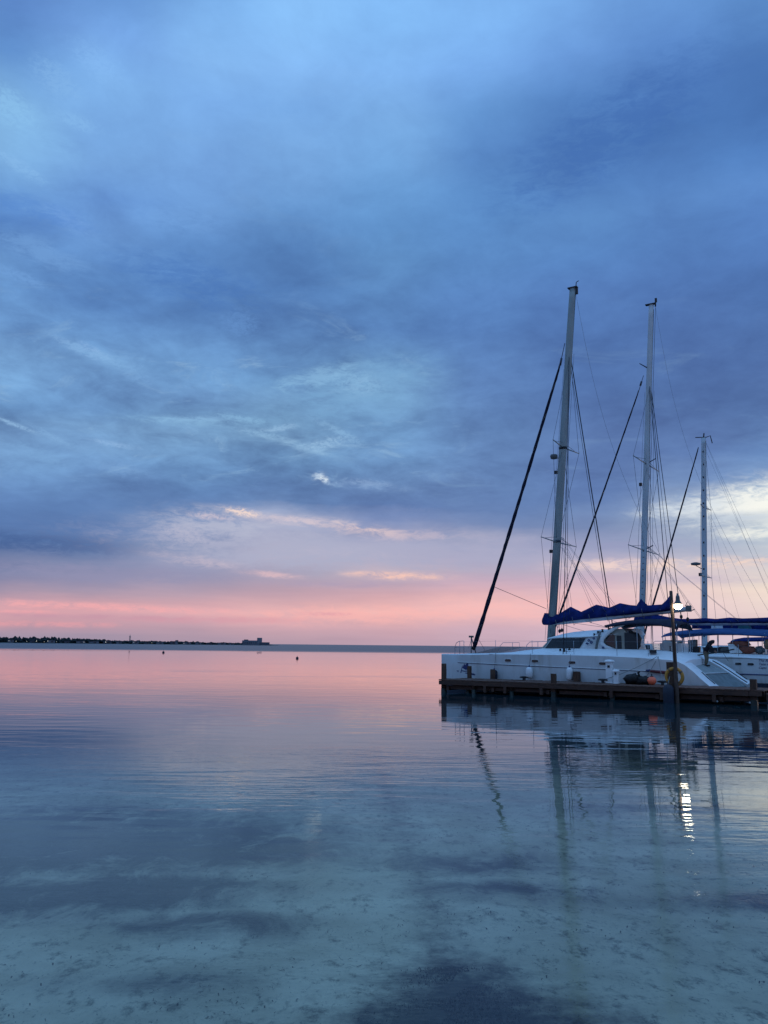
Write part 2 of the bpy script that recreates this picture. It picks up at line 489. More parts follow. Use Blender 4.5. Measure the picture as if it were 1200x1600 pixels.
# ------------------------------------------------------------------ materials
def mat(name, col, rough=0.5, metal=0.0, var=0.12, scale=3.0, bump=0.0, bscale=20.0, spec=0.5, stretch=(1, 1, 1), dirt=None, coat=0.0):
    mt = bpy.data.materials.new(name)
    mt.use_nodes = True
    nt = mt.node_tree
    b = nt.nodes['Principled BSDF']
    q = G(nt)
    t = nt.nodes.new('ShaderNodeTexCoord').outputs['Object']
    v = q.mapv(t, scale=stretch)
    nz = q.noise(v, scale, 6, 0.6)
    lo = tuple(max(0, c * (1 - var)) for c in col) + (1,)
    hi_ = tuple(min(1, c * (1 + var)) for c in col) + (1,)
    c = q.mix(q.smooth(nz, 0.3, 0.7), lo, hi_)
    if dirt:
        dn = q.noise(q.mapv(t, scale=dirt[1]), 1.0, 7, 0.65)
        c = q.mix(q.smooth(dn, dirt[2], dirt[3], 0, dirt[4]), c, (*dirt[0], 1))
    nt.links.new(c, b.inputs['Base Color'])
    rn = q.m('MULTIPLY_ADD', nz, 0.2, rough - 0.1)
    nt.links.new(rn, b.inputs['Roughness'])
    b.inputs['Metallic'].default_value = metal
    b.inputs['Specular IOR Level'].default_value = spec
    b.inputs['Coat Weight'].default_value = coat
    if bump:
        bn = nt.nodes.new('ShaderNodeBump')
        bn.inputs['Strength'].default_value = 0.6
        bn.inputs['Distance'].default_value = bump
        q.link(q.noise(v, bscale, 5, 0.6), bn.inputs['Height'])
        nt.links.new(bn.outputs[0], b.inputs['Normal'])
    return mt


M = {}
M['gel'] = mat('white_gelcoat', (.63, .645, .635), .32, var=.05, scale=1.2, spec=.5, dirt=((.40, .38, .32), (1.6, 1.6, .30), .47, .72, .6), coat=.1, bump=.004, bscale=2.0)
M['deck'] = mat('white_deck', (.84, .85, .84), .5, var=.04, scale=2.5, bump=.002, bscale=60, dirt=((.42, .43, .4), (1.5, 1.5, 1.5), .55, .8, .35))
M['nonslip'] = mat('grey_nonslip', (.30, .33, .32), .75, var=.14, scale=4, bump=.004, bscale=90)
M['nonslip_dark'] = mat('dark_grey_nonslip', (.17, .20, .20), .75, var=.2, scale=3, bump=.004, bscale=90)
M['antifoul'] = mat('dark_bottom_paint', (.02, .03, .05), .6, var=.3, scale=5)
M['navy'] = mat('navy_canvas', (.010, .020, .112), .88, var=.4, scale=3, bump=.03, bscale=5, spec=.12, dirt=((.03, .05, .17), (3, 3, 1.2), .5, .75, .5))
M['navy_dark'] = mat('dark_navy_canvas', (.022, .028, .05), .85, var=.25, scale=3, bump=.01, bscale=5, spec=.15)
M['blue_mid'] = mat('blue_canvas', (.035, .085, .21), .85, var=.2, scale=2, bump=.01, bscale=5, spec=.15)  # lighter blue cloth of the second boat's bimini
M['glass'] = mat('dark_tinted_glass', (.012, .016, .02), .12, var=.2, spec=.6)
M['black'] = mat('black_plastic', (.012, .012, .015), .55, var=.3, scale=8)
M['jib'] = mat('dark_furled_sail', (.010, .012, .03), .8, var=.3, scale=6, bump=.01, bscale=12, spec=.2)
M['alu'] = mat('weathered_aluminium', (.27, .31, .30), .42, metal=.25, var=.12, scale=2, stretch=(1, 1, .3))
M['alu_white'] = mat('white_mast_paint', (.50, .54, .56), .4, var=.1, scale=2, stretch=(1, 1, .3))
M['steel'] = mat('stainless_steel', (.35, .37, .40), .3, metal=.7, var=.1)
M['wire'] = mat('rigging_wire', (.05, .06, .08), .5, metal=.3, var=.1)
M['wire_pale'] = mat('pale_rigging_line', (.22, .24, .28), .6, var=.1)
M['rope'] = mat('grey_rope', (.22, .23, .22), .85, var=.2, scale=20)
M['wood'] = mat('wet_dark_timber', (.072, .030, .017), .72, var=.4, scale=2.5, bump=.012, bscale=14, stretch=(1, 6, 6), dirt=((.16, .10, .07), (1.0, 4, 4), .5, .8, .5))
M['wood_x'] = mat('deck_plank_timber', (.13, .06, .037), .75, var=.35, scale=3, bump=.008, bscale=16, stretch=(6, 1, 6), dirt=((.2, .15, .12), (2, .6, 2), .5, .8, .5))
M['pile'] = mat('pile_timber', (.075, .034, .018), .78, var=.4, scale=3, bump=.015, bscale=10, stretch=(5, 5, 1), dirt=((.16, .09, .05), (3, 3, .8), .5, .75, .5))
M['pile_wet'] = mat('weedy_pile_timber', (.02, .025, .02), .6, var=.4, scale=4, bump=.02, bscale=10)
M['post'] = mat('brown_post_timber', (.10, .06, .042), .75, var=.35, scale=4, bump=.01, bscale=12, stretch=(6, 6, 1))
M['yellow'] = mat('faded_yellow_foam', (.60, .27, .04), .6, var=.15, scale=5)
M['orange'] = mat('orange_buoy_plastic', (.95, .17, .08), .42, var=.08)
M['white_pl'] = mat('white_plastic', (.82, .83, .82), .4, var=.08, dirt=((.35, .33, .28), (3, 3, 1.5), .5, .8, .4))
M['beige'] = mat('beige_canvas_screen', (.26, .25, .21), .8, var=.15)
M['rubber'] = mat('dark_blue_rubber', (.012, .018, .035), .65, var=.3)
M['bag'] = mat('black_bag_plastic', (.009, .009, .010), .5, var=.3, bump=.06, bscale=7, spec=.3)
M['red'] = mat('dark_red_cloth', (.11, .02, .025), .8, var=.3)
M['rust'] = mat('rust_red_canvas', (.19, .055, .032), .8, var=.3, scale=5)
M['tan'] = mat('tan_canvas', (.25, .15, .075), .8, var=.3, scale=5)
M['teal'] = mat('teal_canvas', (.03, .14, .16), .85, var=.2)
M['grey'] = mat('grey_equipment', (.13, .14, .14), .7, var=.3, scale=6)
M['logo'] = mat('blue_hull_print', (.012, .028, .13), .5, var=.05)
M['skin'] = mat('skin', (.20, .10, .065), .55, var=.1)
M['hair'] = mat('black_hair', (.008, .007, .007), .6, var=.2)
M['hoodie'] = mat('black_sweatshirt', (.010, .010, .016), .9, var=.3)
M['khaki'] = mat('khaki_trousers', (.17, .145, .10), .85, var=.2)
M['shore_bld'] = mat('pale_render', (.19, .19, .21), .8, var=.15, scale=.1)
M['shore_dark'] = mat('dim_render', (.09, .09, .11), .8, var=.2, scale=.1)


def emis(name, col, st):
    mt = bpy.data.materials.new(name)
    mt.use_nodes = True
    b = mt.node_tree.nodes['Principled BSDF']
    b.inputs['Base Color'].default_value = (.8, .8, .8, 1)
    b.inputs['Emission Color'].default_value = (*col, 1)
    b.inputs['Emission Strength'].default_value = st
    return mt


M['lamp'] = emis('lit_lamp_glass', (1.0, .88, .62), 24.0)
M['shore_lamp'] = emis('shore_lamp_glow', (.95, .92, .75), 1.5)

# ------------------------------------------------------------------ sea bed
def bed_z(y):
    pts = [(-60, 4.5), (-12, 1.3), (-4, .75), (2, .25), (4.5, -.02), (6.5, -.16), (9, -.28), (15, -.5), (30, -1.0), (60, -2.0), (150, -4.5), (400, -9), (1400, -12), (30000, -14)]
    for (a, b), (c, d) in zip(pts, pts[1:]):
        if y <= c:
            k = max(0, (y - a) / (c - a))
            return b + (d - b) * k
    return -14


ys = [-60, -30, -12, -8, -4, -1, 1, 2.5] + [3.5 + .3 * i for i in range(60)] + [22 + 1.5 * i for i in range(30)] + [70, 90, 120, 160, 240, 400, 800, 1400, 4000, 30000]
xs = [-30000, -2000, -400, -150, -80, -50, -34, -25] + [-20 + .4 * i for i in range(101)] + [25, 34, 50, 80, 150, 400, 2000, 30000]
mb = MB()
vs = []
for y in ys:
    for x in xs:
        b = .07 * (mnoise.noise(Vector((x * .35, y * .5, 0))) + .5 * mnoise.noise(Vector((x * 1.1, y * 1.5, 3)))) if abs(x) < 60 and 3 < y < 80 else 0
        vs.append((x, y, bed_z(y) + b))
nx = len(xs)
fs = [(j * nx + i, j * nx + i + 1, (j + 1) * nx + i + 1, (j + 1) * nx + i) for j in range(len(ys) - 1) for i in range(nx - 1)]
mb.add(vs, fs, True)
sand = bpy.data.materials.new('sandy_seabed')
sand.use_nodes = True
q = G(sand.node_tree)
b = sand.node_tree.nodes['Principled BSDF']
pos = sand.node_tree.nodes.new('ShaderNodeNewGeometry').outputs['Position']
px_, py_, pz_ = q.sep(pos)
c = q.mix(q.smooth(q.noise(pos, .9, 7, .6), .3, .7), (.58, .52, .38, 1), (.84, .76, .58, 1))
c = q.mix(q.smooth(q.noise(q.mapv(pos, scale=(1, .6, 1)), 5.0, 8, .74), .50, .68, 0, .8), c, (.14, .145, .11, 1))
c = q.mix(q.smooth(q.noise(q.mapv(pos, (4, 2, 0), scale=(1, .55, 1)), 17.0, 6, .75, 1.2), .57, .68, 0, .8), c, (.12, .125, .10, 1))
# seagrass and weed stains of their own shape
WEED = [(-6.4, 14.2, 5.6, 3.2, .95), (-11, 13.0, 4.5, 3.4, .9), (-2.9, 13.6, 2.6, 1.7, .8), (-3.0, 10.9, 1.9, 1.0, .8), (-5.4, 10.4, 2.4, 1.2, .95), (-1.8, 9.6, 1.3, .6, .6), (-6.6, 9.2, 1.6, .7, .6),
        (1.6, 11.0, 1.5, .7, .5), (4.4, 10.6, 2.0, .6, .5), (7.0, 10.4, 1.6, .5, .55), (-1.9, 7.7, 1.2, .5, .35), (1.2, 12.8, 2.2, 1.0, .5), (7, 18, 6, 2, .4)]
wn_ = q.noise(q.mapv(pos, scale=(1.0, .6, 1)), 1.5, 9, .68, .7)
wsum = None
for (x, y, sx, sy, st) in WEED:
    u = q.m('MULTIPLY', q.m('SUBTRACT', px_, x), 1 / sx)
    v = q.m('MULTIPLY', q.m('SUBTRACT', py_, y), 1 / sy)
    gz = q.m('MULTIPLY', q.m('EXPONENT', q.m('MULTIPLY', q.m('ADD', q.m('MULTIPLY', u, u), q.m('MULTIPLY', v, v)), -1.0)), st)
    wsum = gz if wsum is None else q.m('MAXIMUM', wsum, gz)
wk = q.smooth(q.m('MULTIPLY', wsum, q.m('MULTIPLY_ADD', wn_, 4.4, -.6)), .10, 1.0, 0, .93)
c = q.mix(wk, c, (.05, .06, .075, 1))
# the dark bed nearest the shore: a wedge whose tip points out to sea
t_ = q.m('SUBTRACT', 9.0, py_)
half = q.m('MULTIPLY', q.m('MAXIMUM', t_, 0.0), .50)
cx_ = q.m('MULTIPLY_ADD', t_, .04, .60)
ed = q.m('SUBTRACT', half, q.m('ABSOLUTE', q.m('SUBTRACT', px_, cx_)))
wk2 = q.smooth(q.m('ADD', ed, q.m('MULTIPLY', q.m('SUBTRACT', q.noise(pos, 3.2, 9, .7), .5), 1.9)), -.5, .6, 0, .92)
c = q.mix(wk2, c, (.022, .026, .035, 1))
sand.node_tree.links.new(c, b.inputs['Base Color'])
b.inputs['Roughness'].default_value = .95
b.inputs['Specular IOR Level'].default_value = .1
bn = sand.node_tree.nodes.new('ShaderNodeBump')
bn.inputs['Distance'].default_value = .03
q.link(q.noise(pos, 5, 7, .65), bn.inputs['Height'])
sand.node_tree.links.new(bn.outputs[0], b.inputs['Normal'])
bed = tag(mb.build('seabed', sand), kind='structure')

# ------------------------------------------------------------------ sea surface
wat = bpy.data.materials.new('sea_water')
wat.use_nodes = True
nt = wat.node_tree
nt.nodes.clear()
q = G(nt)
pos = nt.nodes.new('ShaderNodeNewGeometry').outputs['Position']
px_, py_, pz_ = q.sep(pos)
far = q.smooth(q.m('ADD', py_, q.m('MULTIPLY', q.m('SUBTRACT', q.noise(q.mapv(pos, scale=(.006, .02, 1)), 1.0, 5, .6), .5), 180.0)), 235.0, 375.0)
dist_fade = q.smooth(py_, 8.0, 70.0)
def spot(x, y, sx, sy):
    u = q.m('MULTIPLY', q.m('SUBTRACT', px_, x), 1 / sx)
    v = q.m('MULTIPLY', q.m('SUBTRACT', py_, y), 1 / sy)
    return q.m('EXPONENT', q.m('MULTIPLY', q.m('ADD', q.m('MULTIPLY', u, u), q.m('MULTIPLY', v, v)), -1.0))


near = q.smooth(py_, 9.0, 15.0, 1.0, 0.12)
patch = q.smooth(q.noise(q.mapv(pos, (3.3, 1.2, 0), scale=(.055, .16, 1)), 1.0, 3, .5), .52, .68)
patch = q.m('MAXIMUM', patch, q.m('MAXIMUM', spot(-1.8, 15.6, 2.2, 2.0), spot(5.6, 13.0, 1.6, 1.3)))
h1 = q.noise(q.mapv(pos, rot=(0, 0, .12), scale=(.5, 1.5, 1)), 1.1, 1.5, .45)
h2 = q.noise(q.mapv(pos, (5, 3, 0), rot=(0, 0, -.2), scale=(.8, 3.0, 1)), 2.0, 2, .5)
h3 = q.noise(q.mapv(pos, (1, 8, 0), rot=(0, 0, .3), scale=(1.0, 2.6, 1)), 7.0, 4, .55)
hsw = q.noise(q.mapv(pos, rot=(0, 0, -.05), scale=(.05, .35, 1)), 1.0, 2, .4)
hh = q.m('MULTIPLY', h1, .0068)
hh = q.m('ADD', hh, q.m('MULTIPLY', h2, q.m('MULTIPLY_ADD', patch, .0042, .00025)))
hh = q.m('ADD', hh, q.m('MULTIPLY', h3, q.m('MULTIPLY', q.m('MULTIPLY_ADD', patch, .0006, .0005), near)))
hh = q.m('ADD', hh, q.m('MULTIPLY', hsw, .008))
bn = nt.nodes.new('ShaderNodeBump')
bn.inputs['Strength'].default_value = 1.0
bn.inputs['Distance'].default_value = 1.0
hh = q.m('ADD', hh, q.m('MULTIPLY', h3, q.smooth(py_, 9.0, 13.5, .0020, 0.0)))
q.link(hh, bn.inputs['Height'])
fr = nt.nodes.new('ShaderNodeFresnel')
fr.inputs['IOR'].default_value = 1.333
nt.links.new(bn.outputs[0], fr.inputs['Normal'])
gl = nt.nodes.new('ShaderNodeBsdfGlossy')
gl.distribution = 'GGX'
q.link(q.m('MULTIPLY_ADD', far, .26, .004), gl.inputs['Roughness'])
nt.links.new(bn.outputs[0], gl.inputs['Normal'])
gl.inputs['Color'].default_value = (1, 1, 1, 1)
tr = nt.nodes.new('ShaderNodeBsdfTransparent')
tr.inputs['Color'].default_value = (.93, .965, .93, 1)
body = nt.nodes.new('ShaderNodeBsdfDiffuse')
body.inputs['Color'].default_value = (.012, .036, .045, 1)
under = nt.nodes.new('ShaderNodeMixShader')
q.link(q.smooth(py_, 13.0, 36.0, 0.0, 0.95), under.inputs[0])
nt.links.new(tr.outputs[0], under.inputs[1])
nt.links.new(body.outputs[0], under.inputs[2])
mx = nt.nodes.new('ShaderNodeMixShader')
q.link(q.m('MULTIPLY', fr.outputs[0], q.m('MULTIPLY_ADD', far, -.68, 1.0)), mx.inputs[0])
nt.links.new(under.outputs[0], mx.inputs[1])
nt.links.new(gl.outputs[0], mx.inputs[2])
ow = nt.nodes.new('ShaderNodeOutputMaterial')
nt.links.new(mx.outputs[0], ow.inputs[0])
mb = MB()
mb.add([(-30000, -1, 0), (30000, -1, 0), (30000, 30000, 0), (-30000, 30000, 0)], [(0, 1, 2, 3)])
tag(mb.build('sea', wat), kind='structure')

# ------------------------------------------------------------------ far shore
SD = 1600.0


def shore(az, dist=SD, z=0.0):
    a = rad(az)
    return Vector((math.sin(a) * dist, math.cos(a) * dist, z))


mb = MB()
ring_a, ring_b, ring_c = [], [], []
for i in range(60):
    az = -48 + (48 - 6.75) * i / 59
    w = min(1.0, (-6.75 - az) / 1.4 + .02)
    ring_a.append(shore(az, SD - 6 * w, -.4))
    ring_b.append(shore(az, SD + 10, 1.1 * w + .05))
    ring_c.append(shore(az, SD + 260 * w + 12, -.4))
for A_, B_ in ((ring_a, ring_b), (ring_b, ring_c)):
    mb.add(A_ + B_, [(i, i + 1, 60 + i + 1, 60 + i) for i in range(59)], True)
M['shore'] = mat('far_sand_and_scrub', (.05, .055, .05), .9, var=.3, scale=.05)
tag(mb.build('shoreland', M['shore']), kind='structure')


def ico_pts():
    t = (1 + 5 ** .5) / 2
    v = [(-1, t, 0), (1, t, 0), (-1, -t, 0), (1, -t, 0), (0, -1, t), (0, 1, t), (0, -1, -t), (0, 1, -t), (t, 0, -1), (t, 0, 1), (-t, 0, -1), (-t, 0, 1)]
    f = [(0, 11, 5), (0, 5, 1), (0, 1, 7), (0, 7, 10), (0, 10, 11), (1, 5, 9), (5, 11, 4), (11, 10, 2), (10, 7, 6), (7, 1, 8), (3, 9, 4), (3, 4, 2), (3, 2, 6), (3, 6, 8), (3, 8, 9), (4, 9, 5), (2, 4, 11), (6, 2, 10), (8, 6, 7), (9, 8, 1)]
    return [Vector(p).normalized() for p in v], f


IV, IF = ico_pts()
mb = MB()
rnd = random.Random(4)


def shore_h(az):
    # tree-top height along the bearing
    base = 3.4 if az > -12 else 4.4
    if az < -20: base = 8.0
    elif az < -17: base = 8.0 - (az + 20) / 3 * 3.0
    elif az < -12: base = 5.0 - (az + 17) / 5 * .6
    tip = min(1, max(.15, (-6.9 - az) / 1.6))
    return base * tip


for i in range(2600):
    az = rnd.uniform(-46, -6.95)
    h = shore_h(az) * (.55 + .6 * rnd.random() + .5 * abs(mnoise.noise(Vector((az * 5, 0, 0)))))
    d = SD + rnd.uniform(4, 60)
    c = shore(az, d, 0)
    r = rnd.uniform(1.6, 3.6)
    for k in range(2):
        cc = c + Vector((rnd.uniform(-r, r), rnd.uniform(-r, r), h * (.45 if k else .8)))
        sx, sz = r * rnd.uniform(.6, 1.1), h * rnd.uniform(.22, .42)
        mb.add([cc + Vector((p.x * sx * rnd.uniform(.8, 1.2), p.y * sx, p.z * sz * rnd.uniform(.8, 1.25))) for p in IV], IF)
M['shoretree'] = mat('far_tree_foliage', (.022, .034, .036), .95, var=.4, scale=.2)
tag(mb.build('shore_treeline', M['shoretree']), 'low dark line of trees along the far shore', 'trees', kind='stuff')


def shore_box(par, name, az, w, h, dep=12, z0=0.6, dd=0, mt=None, r=0):
    a = rad(az)
    c = shore(az, SD - 4 + dd, z0 + h / 2)
    m_ = MB().box(c, (w, dep, h), rz=-a + r)
    return m_.build(name, mt or M['shore_bld'], par, par.location if par else (0, 0, 0))


# hotel at the tip
hb = thing('hotel_building', 'blocky pale hotel with a taller tower near the tip of the far shore', 'hotel', shore(-8.6, SD, 0))
shore_box(hb, 'wing', -8.72, 27, 8.0)
shore_box(hb, 'low_wing', -7.75, 18, 5.0, mt=M['shore_dark'])
shore_box(hb, 'tower', -8.08, 9, 13.0, dd=1)
shore_box(hb, 'roof_block', -8.95, 8, 9.6, dd=1.5, mt=M['shore_dark'])
for k in range(7):
    az = -9.15 + k * .14
    shore_box(hb, 'window_band', az, 1.6, 3.4, dep=1, z0=3.0, dd=-6, mt=M['shore_dark'])
# mast tower
tb = thing('radio_tower', 'thin lattice tower rising above the roofs of the far shore', 'tower', shore(-16.25, SD, 0))
mm = MB()
cb = shore(-16.25, SD, 0)
for sx in (-1, 1):
    for sy in (-1, 1):
        mm.tube([cb + Vector((sx * 1.3, sy * 1.3, 0)), cb + Vector((sx * .3, sy * .3, 15))], .22, 4)
for k in range(6):
    w = 1.3 - k * .18
    z = 2 + k * 2.3
    mm.tube([cb + Vector((-w, -w, z)), cb + Vector((w, -w, z + 2))], .16, 4)
    mm.tube([cb + Vector((w, -w, z)), cb + Vector((-w, -w, z + 2))], .16, 4)
mm.build('lattice', M['shore_bld'], tb, tb.location)
MB().lathe([(1.6, 0), (1.6, 1.2), (.3, 1.6)], cb + Vector((0, 0, 12)), 8).build('platform', M['shore_bld'], tb, tb.location)
MB().tube([cb + Vector((0, 0, 15)), cb + Vector((0, 0, 17.5))], .15, 4).build('antenna', M['shore_bld'], tb, tb.location)
# houses among the trees
ORD = 'first second third fourth fifth sixth seventh eighth ninth tenth eleventh twelfth thirteenth fourteenth fifteenth sixteenth seventeenth eighteenth nineteenth'.split()
hz = [(-23.2, 9, 5, 0), (-22.0, 7, 4, 1), (-20.9, 12, 5, 0), (-20.0, 8, 4, 1), (-19.2, 14, 4.5, 0), (-18.4, 16, 4.2, 0), (-17.6, 14, 4.6, 1), (-16.9, 9, 4, 0), (-15.9, 11, 5.2, 0),
      (-15.2, 8, 4, 1), (-14.4, 12, 4.4, 0), (-13.6, 9, 5.6, 1), (-13.35, 5, 7.4, 0), (-12.7, 13, 4, 0), (-12.0, 10, 3.8, 0), (-11.3, 8, 3.4, 1), (-10.5, 14, 3.8, 0), (-9.9, 9, 3.2, 0)]
for k, (az, w, h, t) in enumerate(hz):
    hs = thing('shore_house', '%s block house, %s counting from the hotel along the far shore' % (('dim' if t else 'pale'), ORD[len(hz) - 1 - k]), 'house', shore(az, SD, 0), group='houses along the far shore')
    shore_box(hs, 'wall', az, w, h * .8, dd=-2, mt=M['shore_dark' if t else 'shore_bld'])
    shore_box(hs, 'roof', az, w * 1.08, h * .16, dep=13, z0=.6 + h * .8, dd=-2, mt=M['shore_dark'])
    shore_box(hs, 'window', az + .05, w * .3, h * .25, dep=.6, z0=.6 + h * .35, dd=-8.4, mt=M['glass'])
lz = [(-23.3, 3.4), (-22.9, 2.6), (-22.3, 3.0), (-21.75, 3.2), (-21.3, 2.4), (-21.1, 3.3), (-20.6, 2.8), (-19.0, 2.4), (-17.7, 2.6), (-16.0, 3.0), (-14.9, 2.2), (-12.9, 2.0)]
for k, (az, z) in enumerate(lz):
    t = thing('shore_lamp', 'tiny lit lamp on the far shore, %s in the row counting back from the hotel' % ORD[len(lz) - 1 - k], 'lamp', shore(az, SD - 14, 0), group='lit lamps along the far shore')
    p = shore(az, SD - 14, 0)
    MB().tube([p, p + Vector((0, 0, z + .3))], .1, 5).build('pole', M['shore_dark'], t, t.location)
    rr_ = .5 if k in (3, 5, 8) else .33
    MB().lathe([(.05, -rr_), (rr_ * .8, -rr_ * .5), (rr_, 0), (rr_ * .8, rr_ * .5), (.05, rr_)], p + Vector((0, 0, z + rr_)), 8).build('bulb', M['shore_lamp'], t, t.location)

# mooring buoys out on the bay
for (x, y, r, lab) in ((-58.4, 231.6, .33, 'small dark mooring buoy floating alone far out below the shore trees'), (-15.7, 160.1, .26, 'small dark mooring buoy floating in the pink water below the open horizon')):
    t = thing('mooring_buoy', lab, 'buoy', (x, y, 0))
    MB().lathe([(.02, -r), (r * .8, -r * .6), (r, 0), (r * .8, r * .6), (.06, r)], (0, 0, r * .35), 12).build('float', M['rubber'], t)
    MB().tube([(0, 0, r * 1.2), (0, 0, r * 2.0)], .03, 5).build('eye', M['wire'], t)

# ------------------------------------------------------------------ pier
PZ = .72
pier = berth_thing('pier', 'low dark timber pier on piles alongside the nearest white catamaran', 'pier', 0, 0, 0)
pm = {}
L = 17.0
pw = .145
k = 0
s = 0.0
plank_meshes = []
for v in range(8):
    r_ = random.Random(v)
    mb = MB()
    j = r_.uniform(-.03, .03)
    mb.box((0, 1.42 + j, 0), (pw - .014, 2.92, .05), jit=.006)
    plank_meshes.append(mb.mesh('plank', M['wood_x']))
while s < L:
    o = bpy.data.objects.new('plank', plank_meshes[k % 8])
    COL.objects.link(o)
    o.parent = pier
    o.location = (s + pw / 2, random.uniform(-.02, .02), PZ - .025 + random.uniform(-.005, .005))
    o.rotation_euler = (random.uniform(-.003, .003), 0, random.uniform(-.006, .006))
    s += pw
    k += 1
# edge beams, in lengths butted end to end
for (n, z0, z1) in ((.02, .44, .66), (2.80, .44, .66), (1.4, .34, .66), (.75, .38, .66), (2.1, .36, .66)):
    s = 0.02
    while s < L - .1:
        ln = min(random.uniform(3.6, 4.4), L - s)
        MB().box((s + ln / 2, n, (z0 + z1) / 2 + random.uniform(-.008, .008)), (ln - .012, .12, z1 - z0), jit=.005).build('edge_beam', M['wood'], pier)
        s += ln
# lower ledger under the front edge, stubby joist ends
for (a, b_, z) in ((.4, 6.8, .28), (7.1, 12.7, .25), (13.3, 16.6, .27)):
    MB().box(((a + b_) / 2, .30, z), (b_ - a, .10, .18), jit=.006).build('ledger', M['wood'], pier)
for s in (6.2, 9.95, 12.45, 4.1, 14.9, 2.9):
    MB().box((s, .02, .27), (.16, .16, .34), jit=.01).build('joist_end', M['wood'], pier)


def pile(s, n, top, r=.13, sq=False, bot=-1.8, lean=0.0, mt=None):
    mb = MB()
    if sq:
        mb.box((s, n, (top + .25) / 2 + .0), (r * 2, r * 2, top - .25), jit=.008, mi=0)
        mb.box((s, n, (.25 + bot) / 2), (r * 2.05, r * 2.05, .25 - bot), jit=.01, mi=1)
    else:
        zs = [bot, -.1, .22]
        mb.tube([(s + lean * .3, n, bot), (s + lean * .1, n, -.1), (s + lean * .05, n, .22)], [r * 1.05, r * 1.12, r * 1.06], 12, mi=1)
        pts = [(s + lean * .05, n, .221), (s, n, .7), (s, n, top - .03), (s, n, top)]
        mb.tube(pts, [r * 1.02, r, r * .97, r * .8], 12, mi=0)
    return mb.build('pile', [mt or M['pile'], M['pile_wet']], pier)


pile(.19, .26, 1.60, .15)
pile(1.95, 2.95, 1.27, .15)
pile(6.80, .24, 1.20, .12, sq=True)
pile(7.05, 2.97, 1.27, .16, sq=True)
pile(.42, 2.96, 1.42, .10, sq=True)
pile(13.0, -.18, 1.92, .17, sq=True)
pile(16.62, .28, 1.20, .14, sq=True)
for s_, n_ in ((2.15, .14), (4.4, .2), (9.95, .16), (10.9, 1.4), (3.4, 1.4), (7.6, 1.5), (12.4, 2.7), (14.6, 2.8), (10.0, 2.8), (5.0, 2.8), (15.9, 1.4), (1.6, .5)):
    pile(s_, n_, .42, .11)
# lower continuation towards the shore
land = berth_thing('landing', 'lower timber landing that carries on from the shoreward end of the pier', 'landing', 17.2, 0, 0)
s = 0.0
k = 0
while s < 8:
    o = bpy.data.objects.new('plank', plank_meshes[k % 8])
    COL.objects.link(o)
    o.parent = land
    o.location = (s + pw / 2, -.1, .55 + random.uniform(-.004, .004))
    s += pw
    k += 1
for n in (-.02, 2.6):
    MB().box((4.0, n, .40), (8.0, .12, .22), jit=.004).build('edge_beam', M['wood'], land)
for s_ in (1.2, 4.5, 7.6):
    for n in (.1, 2.5):
        MB().tube([(s_, n, -1.6), (s_, n, .28)], .12, 10).build('pile', M['pile_wet'], land)


for s in (.5, 3.3, 6.5, 9.6, 12.2, 15.2):
    MB().box((s, 1.42, .24), (.16, 2.6, .22), jit=.006).build('cross_beam', M['wood'], pier)
for (a, b_, n) in ((.5, 8.4, 2.55), (8.6, 16.8, 2.55)):
    MB().box(((a + b_) / 2, n, .19), (b_ - a, .08, .30), jit=.006).build('wale', M['wood'], pier)


# cleats and small dock furniture
def cleat(s, n, label):
    t = berth_thing('dock_cleat', label, 'cleat', s, n, PZ, 'iron cleats on the pier')
    MB().box((0, 0, .07), (.14, .12, .14)).build('base', M['black'], t)
    MB().tube([(-.26, 0, .17), (-.12, 0, .18), (.12, 0, .18), (.26, 0, .17)], [.03, .055, .055, .03], 8).build('horn', M['black'], t)
    return t


cleat(4.25, 2.2, 'dark iron cleat on the pier beside the hanging white fender')
cleat(8.85, 2.0, 'dark iron cleat on the pier beside the white service pedestal')
cleat(12.0, 1.9, 'dark iron cleat between the orange buoy and the yellow life ring')


def pedestal(s, n, h, w, label):
    t = berth_thing('service_pedestal', label, 'pedestal', s, n, PZ)
    MB().loft([[(x * w * f, y * w * f, z) for x, y in ((-.5, -.5), (.5, -.5), (.5, .5), (-.5, .5))] for f, z in ((1.1, 0), (1.0, .05), (.92, h - .12))], smooth=False).build('body', M['white_pl'], t)
    MB().loft([[(x * w * f, y * w * f, z) for x, y in ((-.5, -.5), (.5, -.5), (.5, .5), (-.5, .5))] for f, z in ((1.25, h - .12), (1.25, h - .06), (.9, h), (.3, h + .02))], smooth=False).build('cap', M['white_pl'], t)
    MB().box((0, -w * .5, h * .72), (w * .34, .04, .12)).build('socket', M['black'], t)
    return t


pedestal(9.12, 2.35, 1.22, .34, 'tall white service pedestal with a cap and black socket on the pier')
pedestal(9.55, 2.1, .72, .24, 'short white post box just behind the black bag on the pier')

# furniture on the pier: heap of black bags, orange buoy, life ring, lamp post
mb = MB()
rb = random.Random(3)


def lump(mb, c, rx, ry, rz, seed, n=14, m_=9, amp=.16, mi=0):
    rings = []
    for i in range(m_ + 1):
        ph = -PI / 2 + PI * i / m_
        ring = []
        for j in range(n):
            th = 2 * PI * j / n
            d = Vector((math.cos(ph) * math.cos(th), math.cos(ph) * math.sin(th), math.sin(ph)))
            k_ = 1 + amp * mnoise.noise(d * 2.2 + Vector((seed, 0, 0))) + amp * .5 * mnoise.noise(d * 6 + Vector((0, seed, 0)))
            zz = d.z * rz * k_
            ring.append((c[0] + d.x * rx * k_, c[1] + d.y * ry * k_, max(c[2] + zz, PZ + .004)))
        rings.append(ring)
    mb.loft(rings, caps=False, mi=mi)


